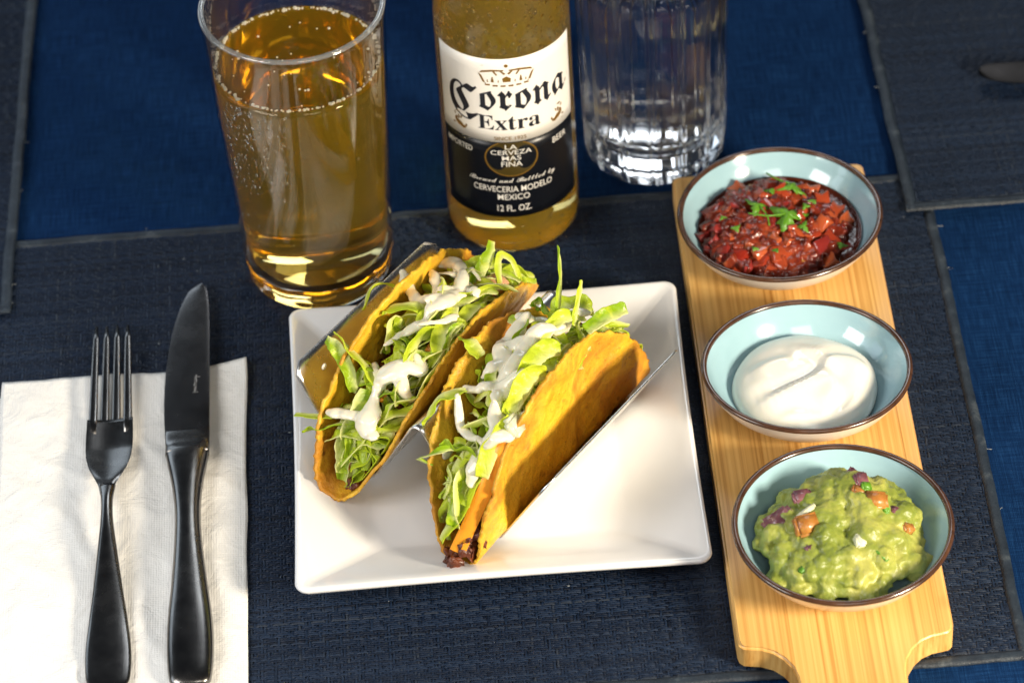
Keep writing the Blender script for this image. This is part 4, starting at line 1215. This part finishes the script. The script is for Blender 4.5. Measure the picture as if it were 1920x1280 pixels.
# medallion with lettering
V2 = [(0, 60)] + [(12.2 * math.cos(t), 59.5 + 10.4 * math.sin(t)) for t in np.linspace(0, 2 * PI, 41)[:-1]]
V2 = [(x, min(z, 68.7)) for x, z in V2]
wrap_mesh("medallion", V2, [(0, 1 + k, 1 + (k + 1) % 40) for k in range(40)], M["olive"], lk, 0.14)
V2, F2 = [], []
for k in range(40):
    t0, t1 = 2 * PI * k / 40, 2 * PI * (k + 1) / 40
    q = [(rr_ * 12.2 * math.cos(t), 59.5 + rr_ * 10.4 * math.sin(t)) for rr_, t in ((1, t0), (1, t1), (.95, t1), (.95, t0))]
    if max(z for _, z in q) < 68.8:
        F2.append(tuple(range(len(V2), len(V2) + 4))); V2 += q
wrap_mesh("medallion_ring", V2, F2, M["gold"], lk, 0.2)
for body, w_, z, h in (("LA", 5.4, 66.2, 2.6), ("CERVEZA", 18.5, 63.0, 2.6), ("MAS", 8.6, 59.8, 2.6), ("FINA", 9.4, 56.4, 2.9)):
    text(body, w_, z, M["white_ink"], lk, h, dr=0.24, bold=0.03)
text("IMPORTED", 15, 63.0, M["white_ink"], lk, 3.1, -25.5, bold=0.02)
text("BEER", 8.6, 63.0, M["white_ink"], lk, 3.2, 24.5, bold=0.02)
def script(s_):
    o = ""
    for ch in s_:
        if 'A' <= ch <= 'Z': o += chr(0x1D4D0 + ord(ch) - 65)
        elif 'a' <= ch <= 'z': o += chr(0x1D4EA + ord(ch) - 97)
        else: o += ch
    return o
text(script("Brewed and Bottled by"), 41, 46.2, M["white_ink"], lk, 3.6)
text("CERVECERIA MODELO", 37, 41.6, M["white_ink"], lk, 3.4, bold=0.03)
text("MEXICO", 14.5, 37.0, M["white_ink"], lk, 3.3, bold=0.03)
text("12 FL. OZ.", 15.5, 30.4, M["white_ink"], lk, 3.6, bold=0.03)

# ------------------------------------------------------------------ water glass
WX, WY = 75.0, 127.0
e = empty("water_glass", (WX, WY, 0.2)); tag(e, "ribbed clear tumbler of water behind the bamboo board", "water glass")
def wr(z): return 33.8 + 2.0 * z / 100
outer = [(0, 2.4), (18, 2.0), (25, 1.0), (28, 0.0), (30.5, 0.6), (32.6, 3.0), (33.6, 7.0), (33.9, 10), (33.4, 11.5), (33.9, 13), (34.1, 18), (34.3, 24), (33.7, 26), (34.4, 28)] + [(wr(z), z) for z in (34, 45, 60, 75, 90, 105, 125, 140)]
rim_ = [(wr(143) - .3, 142.6), (wr(143) - 1.2, 143.3), (wr(143) - 2.1, 142.6)]
inner = [(wr(z) - 2.8, z) for z in (140, 120, 100, 80, 60, 45, 34, 26)] + [(29.5, 19), (26, 15.8), (16, 14.6), (0, 14.3)]
mdw = facet(15, 1.0, 110, 190, 1.7)
V, F = lathe(outer + rim_ + inner, 240, lambda r, z, t: mdw(r, z, t) if (r > 27 and r > wr(z) - 5.6 and z < 26) or (r > wr(z) - 1.6) else r)
obj("glass_body", fix_normals(mesh("glass_body", V, F)), M["glass"], e)
liq = [(0, 14.2), (16, 14.5), (26.1, 15.7), (29.65, 18.9)] + [(wr(z) - 2.62, z) for z in (26, 34, 45, 60, 80, 100, 112)] + [(wr(112) - 4, 112.2), (0, 112)]
V, F = lathe(liq, 80); obj("water", fix_normals(mesh("water", V, F)), M["water"], e)

# ------------------------------------------------------------------ bamboo board
BT = 13.6
half_pts = [(44.2, 83), (43.6, 86), (41.6, 88), (38, 88.4)]   # back right corner, relative to x centre 123.7
out2 = []
XC = 123.7
right = [(41.2, 88.0), (43.0, 87.2), (43.9, 85.4), (44.1, 82), (44.1, -10), (44.0, -120), (43.9, -196), (43.8, -200.5), (43.2, -203.4), (41.6, -205.0), (39.0, -205.6), (34.5, -206.4), (30.0, -208.6), (26.2, -212.4), (23.4, -217.2), (22.0, -223), (21.4, -232), (21.2, -260), (21.2, -300), (20, -312), (16, -321), (9, -326), (0, -328)]
left = [(-x, y) for x, y in right[-2::-1]]
pts = [(XC + x, y) for x, y in right] + [(XC + x, y) for x, y in left]
pts += [(XC - 41.2 + 82.4 * k / 6, 88.1) for k in range(1, 6)]
bm = bmesh.new()
vs_ = [bm.verts.new(((x - XC) * MM, y * MM, (BT - MT) * MM)) for x, y in pts]
f = bm.faces.new(vs_)
r_ = bmesh.ops.extrude_face_region(bm, geom=[f])
for v in r_["geom"]:
    if isinstance(v, bmesh.types.BMVert): v.co.z = 0.0
bmesh.ops.recalc_face_normals(bm, faces=bm.faces)
be = [ed for ed in bm.edges if abs(ed.verts[0].co.z - ed.verts[1].co.z) < 1e-6]
bmesh.ops.bevel(bm, geom=be, offset=0.0011, segments=3, affect='EDGES', clamp_overlap=True)
m = bpy.data.meshes.new("serving_board"); bm.to_mesh(m); bm.free()
m.polygons.foreach_set("use_smooth", [True] * len(m.polygons))
o = obj("serving_board", m, M["bamboo"], None, (XC, 0, MT))
o.modifiers.new("es", 'EDGE_SPLIT').split_angle = R(35)
tag(o, "bamboo paddle serving board carrying the three dip bowls", "serving board")

# ------------------------------------------------------------------ bowls
def bowl(c, sx, sy, label, seed, tilt=(0, 0)):
    e = empty("dip_bowl", (c[0], c[1], BT)); tag(e, label, "bowl", "dip bowls on the bamboo board")
    wob = lambda r, z, t: r * (1 + 0.006 * math.sin(2 * t + seed) + .004 * math.sin(3 * t + seed * 2)) 
    S = Matrix.Diagonal((sx, sy, 1, 1))
    outp = [(0, .9), (17, .8), (18.5, 0), (21, 0), (22.5, .9), (27, 3.0), (33.5, 7.4), (39.2, 13.0), (43.0, 18.8), (44.9, 22.4)]
    inp = [(43.2, 23.0), (41.4, 19), (37.6, 13.4), (32.0, 8.2), (25.5, 4.8), (16, 3.2), (0, 2.8)]
    V, F = lathe(outp, 96, wob); m1 = fix_normals(mesh("bowl_body", V, F)); m1.transform(S); obj("bowl_body", m1, M["bowl_out"], e)
    V, F = lathe([(44.95, 22.45), (44.7, 23.6), (43.8, 23.7)] + inp, 96, wob); m2 = mesh("glazed_interior", V, F); m2.transform(S)
    obj("glazed_interior", m2, M["glaze"], e)
    V = []
    k1, k2 = 120, 12
    for i in range(k1):
        t = 2 * PI * i / k1; rr_ = wob(44.15, 0, t)
        th = 1 + .08 * nz(math.cos(t) * 3, math.sin(t) * 3, seed)
        for j in range(k2):
            a_ = 2 * PI * j / k2
            r2 = rr_ + 1.35 * th * math.cos(a_)
            V.append((r2 * math.cos(t), r2 * math.sin(t), 23.3 + 1.15 * th * math.sin(a_)))
    m3 = fix_normals(mesh("brown_rim", V, grid_faces(k1, k2, True, True))); m3.transform(S); obj("brown_rim", m3, M["rim"], e)
    e.rotation_euler = (R(tilt[0]), R(tilt[1]), 0)
    return e


B1, B2, B3 = (123.0, 30.4), (123.2, -69.0), (127.0, -162.6)
bowl(B1, 1.0, 1.0, "turquoise bowl with dark brown rim holding the red salsa", 1)
bowl(B2, 0.985, .93, "turquoise bowl with dark brown rim holding the white sour cream", 2.2, (-1.2, 1.0))
bowl(B3, 1.0, 1.0, "turquoise bowl with dark brown rim holding the green guacamole", 4.1)


# leaves of cilantro
def cilantro(parent, c, size, rz, seed, tilt=(0, 0), stem=True):
    rnd = random.Random(seed)
    K_ = 40; out = []
    for k in range(K_):
        t = 2 * PI * k / K_
        lobes = 0.62 + 0.26 * math.cos(3 * t) + 0.13 * math.cos(9 * t + rnd.uniform(-.3, .3)) + .05 * rnd.uniform(-1, 1)
        out.append((lobes * math.cos(t) * size, lobes * math.sin(t) * size * .85))
    V = [(0, 0, size * .12)]; 
    for f_ in (.5, 1.0):
        V += [(x * f_, y * f_, size * (.10 * math.cos(x / size * 3) + .10 * nz(x * .3, y * .3, seed) - .22 * f_ * f_)) for x, y in out]
    F = [(0, 1 + k, 1 + (k + 1) % K_) for k in range(K_)] + [(1 + k, 1 + K_ + k, 1 + K_ + (k + 1) % K_, 1 + (k + 1) % K_) for k in range(K_)]
    if stem:
        P = catmull([(-size * .1, 0, .2), (-size * .9, size * .1, .1), (-size * 1.6, size * .5, -.6)], 8)
        o_ = len(V)
        for p in P:
            for k in range(5):
                V.append((p[0], p[1] + .45 * math.cos(k * 1.257), p[2] + .45 * math.sin(k * 1.257)))
        F += [tuple(i + o_ for i in f) for f in grid_faces(8, 5, False, True)]
    m = mesh("cilantro_leaf", V, F)
    at = m.attributes.new("w", 'FLOAT', 'POINT'); at.data.foreach_set("value", [0.8] * len(V))
    o = obj("cilantro_leaf", m, M["cilantro"], parent, c)
    o.rotation_euler = (tilt[0], tilt[1], rz)
    o.modifiers.new("thick", 'SOLIDIFY').thickness = 0.0003
    return o


# ---- salsa
e = empty("tomato_salsa", (B1[0], B1[1], BT + 3)); tag(e, "chunky red tomato salsa with cilantro filling the farthest bowl", "salsa")
V, F = lathe([(0, 9.4), (20, 9.4), (34, 9.5), (36.2, 10.0), (36.7, 10.6), (35, 8.4), (30, 4.6), (16, 1.2), (0, .6)], 64)
obj("salsa_juice", fix_normals(mesh("salsa_juice", V, F)), M["juice"], e)
rnd = random.Random(21)
def salsa_h(x, y):
    r = math.hypot(x + 2, y - 1) / 33.0
    return 9.0 + 8.0 * max(0, 1 - r * r) ** .7 + 1.2 * nz(x * .08, y * .08, 3)
acc = Acc()
nr_, na_ = 16, 48; V = []
for i in range(nr_):
    rho = i / (nr_ - 1)
    for k in range(na_):
        t = 2 * PI * k / na_; x, y = 33 * rho * math.cos(t) - 1.5, 32.5 * rho * math.sin(t)
        V.append((x, y, salsa_h(x, y) - 2.0 - 3 * rho ** 6))
V.append((0, 0, 2)); F = grid_faces(nr_, na_, False, True) + [((nr_ - 1) * na_ + k, nr_ * na_, (nr_ - 1) * na_ + (k + 1) % na_) for k in range(na_)]
acc.add(V, F)
for _ in range(300):
    r = 31 * math.sqrt(rnd.random()); t = rnd.uniform(0, 2 * PI); x, y = r * math.cos(t) - 1.5, r * math.sin(t)
    if x > 17 and y > 10: continue
    sz = rnd.uniform(1.3, 3.4)
    c8 = [np.array(q) for q in ((-1, -1, -1), (1, -1, -1), (1, 1, -1), (-1, 1, -1), (-1, -1, 1), (1, -1, 1), (1, 1, 1), (-1, 1, 1))]
    rm = np.array(Euler((rnd.uniform(0, 3), rnd.uniform(0, 3), rnd.uniform(0, 3))).to_matrix())
    acc.add([rm @ (q * np.array([rnd.uniform(.7, 1.2), rnd.uniform(.6, 1.1), rnd.uniform(.6, 1.1)]) * sz) + np.array([x, y, salsa_h(x, y) - 1.2]) for q in c8], [(0, 3, 2, 1), (4, 5, 6, 7), (0, 1, 5, 4), (1, 2, 6, 5), (2, 3, 7, 6), (3, 0, 4, 7)])
obj("salsa_pulp", remeshed("salsa_pulp", acc.V, acc.F, 0.7, 0, lambda x, y, z: .75 * fbm(x * .30, y * .30, z * .30, 4)), M["pulp"], e)
proto = []
for k in range(9):
    bm = bmesh.new(); bmesh.ops.create_cube(bm, size=1.0)
    bmesh.ops.bevel(bm, geom=list(bm.edges), offset=.05, segments=1, affect='EDGES')
    bmesh.ops.subdivide_edges(bm, edges=list(bm.edges), cuts=1, use_grid_fill=True)
    for v in bm.verts:
        p = v.co * (1 + .55 * noise.noise(v.co * 1.7 + Vector((k * 3.1, 0, 1))) + .15 * noise.noise(v.co * 5 + Vector((k, 2, 1)))); v.co = Vector((p.x * 1.1, p.y * rnd.uniform(.7, .73), p.z * .62)) * MM
    m = bpy.data.meshes.new("tomato_piece"); bm.to_mesh(m); bm.free(); m.polygons.foreach_set("use_smooth", [True] * len(m.polygons)); proto.append(m)
mats_ = [M["tomato"]] * 4 + [M["tomato_d"]] * 2 + [M["tomato"], M["onion"], M["tomato_o"]]
for m, t in zip(proto, mats_): m.materials.append(t)
placed = []
tries = 0
while len(placed) < 75 and tries < 9000:
    tries += 1
    r = 32.5 * math.sqrt(rnd.random()); t = rnd.uniform(0, 2 * PI); x, y = r * math.cos(t) - 1.5, r * math.sin(t) * .97 - .5
    if x > 16 and y > 12 and rnd.random() < .75: continue
    if any((x - a) ** 2 + (y - b) ** 2 < 5.4 ** 2 for a, b in placed): continue
    placed.append((x, y))
    k = rnd.choices(range(9), [5, 5, 5, 5, 4, 4, 5, 2.0, 1.0])[0]
    nm = {7: "onion_piece"}.get(k, "tomato_piece")
    o = obj(nm, proto[k], None, e, (x, y, salsa_h(x, y) - .9 + rnd.uniform(-1.0, .9)))
    s_ = rnd.uniform(5.5, 10.0) * (0.66 if k >= 7 else 1) * (1 - .35 * (math.hypot(x, y) / 35) ** 4)
    o.scale = (s_, s_, s_)
    o.rotation_euler = (rnd.uniform(-.7, .7), rnd.uniform(-.7, .7), rnd.uniform(0, 6.28))
for (x, y, s_, rz, tl_, seed) in ((3.5, -2, 10.5, .3, (.15, .1), 1), (-9, 6, 7.5, 2.2, (.2, -.2), 2), (7.5, 20, 8.5, -.5, (-.3, .1), 3), (-2, 17, 3.6, 2.8, (.2, 0), 4), (9.5, -9.5, 3.8, -1.1, (.3, .2), 5), (16, 8, 3.0, 1.0, (.1, .3), 6), (-20, -6, 3.0, .8, (0, -.2), 7), (-13, -20, 2.4, 2, (.2, 0), 8), (26, -16, 3.4, .2, (0, .2), 9), (12, 4, 2.8, 4, (0, .2), 10), (-25, 3, 2.4, 4, (0, -.2), 12), (-4, -22, 2.2, 1, (0, .1), 13)):
    cilantro(e, (x, y, salsa_h(x, y) + 4.6), s_, rz, seed, tl_, s_ > 4.5)

# ---- sour cream: spooned mound with swirl ridges
e = empty("sour_cream", (B2[0], B2[1], BT + 3)); tag(e, "smooth spooned white sour cream in the middle bowl", "sour cream")
nr_, na_ = 60, 150
V = []
_arcs = [([(-27, -15), (-14, -11), (-3, -6), (5, -1), (9, 6), (5, 13), (-2, 17)], 3.4, 1.5), ([(8, 4), (15, 9), (23, 8), (28, 2)], 3.6, 1.3), ([(8, 2), (11, -8), (9, -17), (3, -26)], 3.2, 1.6), ([(-24, 4), (-14, 9), (-4, 10)], 4.0, .9), ([(-20, -26), (-8, -22), (6, -24), (18, -17), (26, -6)], 3.6, 1.0)]
ridges = []
for pts_, w_, h_ in _arcs:
    P_ = catmull([np.array(p, float) for p in pts_], 26)
    ridges.append((P_, w_, h_))
def segd(p, a, b):
    p, a, b = np.array(p), np.array(a), np.array(b); d = b - a; t = np.clip((p - a) @ d / (d @ d), 0, 1); return np.linalg.norm(p - a - t * d), (p - a)[0] * d[1] - (p - a)[1] * d[0]
for i in range(nr_):
    rho = i / (nr_ - 1)
    for k in range(na_):
        t = 2 * PI * k / na_
        R0 = 31.5 * (1 + .035 * nz(math.cos(t) * 1.6, math.sin(t) * 1.6, 2) + .02 * math.cos(t - .2))
        x, y = R0 * rho * math.cos(t) - 1, R0 * rho * math.sin(t) * .98 + 1.0
        z = 7.4 + 9.0 * (1 - rho ** 3.4) ** .7
        edge = 1 - smooth(.75, 1, rho)
        for P_, w_, h_ in ridges:
            dv = P_ - np.array([x, y]); dd = np.sqrt((dv ** 2).sum(1)); q_ = int(dd.argmin()); d = dd[q_]
            tv = P_[min(q_ + 1, 25)] - P_[max(q_ - 1, 0)]
            sg = tv[0] * -dv[q_][1] + tv[1] * dv[q_][0]
            fade = min(1, q_ / 5, (25 - q_) / 5)
            prof_ = math.exp(-(d / (w_ * (.55 if sg > 0 else 1.7))) ** 2)
            z += fade * edge * h_ * (prof_ - (.55 * math.exp(-((d - w_ * 1.3) / w_) ** 2) if sg > 0 else 0))
        z += .8 * fbm(x * .06, y * .06, 4, 2) * edge
        V.append((x, y, z if rho < .999 else 3.2))
F = grid_faces(nr_, na_, False, True)
m = mesh("cream_mound", V, F)
o = obj("cream_mound", m, M["cream"], e); o.modifiers.new("sm", 'SMOOTH').iterations = 5

# ---- guacamole
e = empty("guacamole", (B3[0], B3[1], BT + 3)); tag(e, "chunky green guacamole heaped in the nearest bowl", "guacamole")
rnd = random.Random(33); acc = Acc()
def ghill(x, y):
    r = math.hypot((x + 0.5) / 35.0, (y - .5) / 34.5)
    return 6 + 19 * max(0, 1 - r ** 2.2) ** .62 + 6.0 * math.exp(-(((x - 6) / 13) ** 2 + ((y - 14) / 11) ** 2)) + 3.5 * math.exp(-(((x - 18) / 9) ** 2 + ((y - 2) / 10) ** 2)) + 2.5 * math.exp(-(((x + 22) / 8) ** 2 + ((y - 6) / 8) ** 2)) - 4.0 * math.exp(-(((x - 1) / 4.5) ** 2 + ((y + 4) / 9) ** 2))
nr_, na_ = 26, 64; V = []
for i in range(nr_):
    rho = i / (nr_ - 1)
    for k in range(na_):
        t = 2 * PI * k / na_
        R0 = 33.4 * (1 + .05 * nz(math.cos(t) * 1.5, math.sin(t) * 1.5, 9))
        x, y = R0 * rho * math.cos(t) - .5, R0 * rho * math.sin(t) + .5
        V.append((x, y, ghill(x, y)))
b0 = len(V)
V2 = [(0, 0, 1.0)]
F = grid_faces(nr_, na_, False, True); V.append((0, 0, .6)); F += [((nr_ - 1) * na_ + k, b0, (nr_ - 1) * na_ + (k + 1) % na_) for k in range(na_)]
acc.add(V, F)
for _ in range(270):
    r = 33 * math.sqrt(rnd.random()); t = rnd.uniform(0, 2 * PI); x, y = r * math.cos(t), r * math.sin(t)
    s_ = rnd.choice((1.6, 2.2, 2.8, 3.6, 5.0)) * rnd.uniform(.8, 1.2)
    acc.ball((x, y, ghill(x, y) - s_ * .30), s_, (rnd.uniform(.8, 1.5), rnd.uniform(.8, 1.5), rnd.uniform(.6, 1)))
gm = remeshed("avocado_mash", acc.V, acc.F, 0.75, 2, lambda x, y, z: 1.0 * fbm(x * .14, y * .14, z * .14, 4) + .30 * fbm(x * .6, y * .6, z * .6, 2))
obj("avocado_mash", gm, M["guac"], e)
gt = BVHTree.FromPolygons([tuple(np.array(v.co[:]) / MM) for v in gm.vertices], [tuple(p.vertices) for p in gm.polygons])
def gz(x, y):
    h = gt.ray_cast(Vector((x, y, 80)), Vector((0, 0, -1))); return h[0].z if h[0] else 10
for (nm, mt_, x, y, sz, rot, sink) in (
        ("tomato_piece", "tomato_o", -15, -2.5, (11, 9, 7), (.6, .1, .3), 1.0), ("onion_piece", "onion_w", -14.5, 3.5, (10, 3, 5), (.3, -.3, .5), -.6),
        ("tomato_piece", "tomato_o", 14, 5, (10, 7, 6), (.5, .1, -.1), 1.0), ("onion_piece", "onion", -25, 4, (13, 9, 5), (.3, -.4, .4), .8),
        ("onion_piece", "onion", -15, 13, (8, 6, 4), (.3, 0, .2), .6), ("onion_piece", "onion", 9, 14, (6, 7, 4), (.3, .2, .3), .6),
        ("onion_piece", "onion", 8, 23, (7, 3.5, 3), (.1, .3, -.7), .3), ("onion_piece", "onion", 22, 2, (6, 4, 3), (.2, .4, -.2), .5),
        ("pepper_piece", "cilantro", 10.5, 10.5, (4.2, 3.6, 4.2), (.4, .4, .3), -.2), ("tomato_piece", "tomato_o", 8, 9, (7, 4, 4), (.2, .4, -.3), .5),
        ("onion_piece", "onion", -12, -13, (10, 5, 3), (.3, .1, .4), .9), ("tomato_piece", "tomato_o", 26, -4, (5, 5, 4), (.2, .4, .3), .9),
        ("pepper_piece", "cilantro", 12, -18, (2.2, 12, 2), (.2, .1, .6), .4), ("pepper_piece", "cilantro", 17.5, 2.5, (3, 7, 3), (.5, .2, .2), .4),
        ("pepper_piece", "cilantro", -18, -21, (6, 3, 2), (.2, .1, .8), .5), ("onion_piece", "onion_w", 6, -13, (6, 6, 4), (.2, .4, .3), 1.0)):
    o = box_chunk(nm, e, M[mt_], (x, y, gz(x, y) - sink - .9), sz, rot, x * .37 + y, 2, .16, .12)
    if mt_ == "cilantro":
        at = o.data.attributes.new("w", 'FLOAT', 'POINT'); at.data.foreach_set("value", [0.8] * len(o.data.vertices))

bpy.context.view_layer.update()
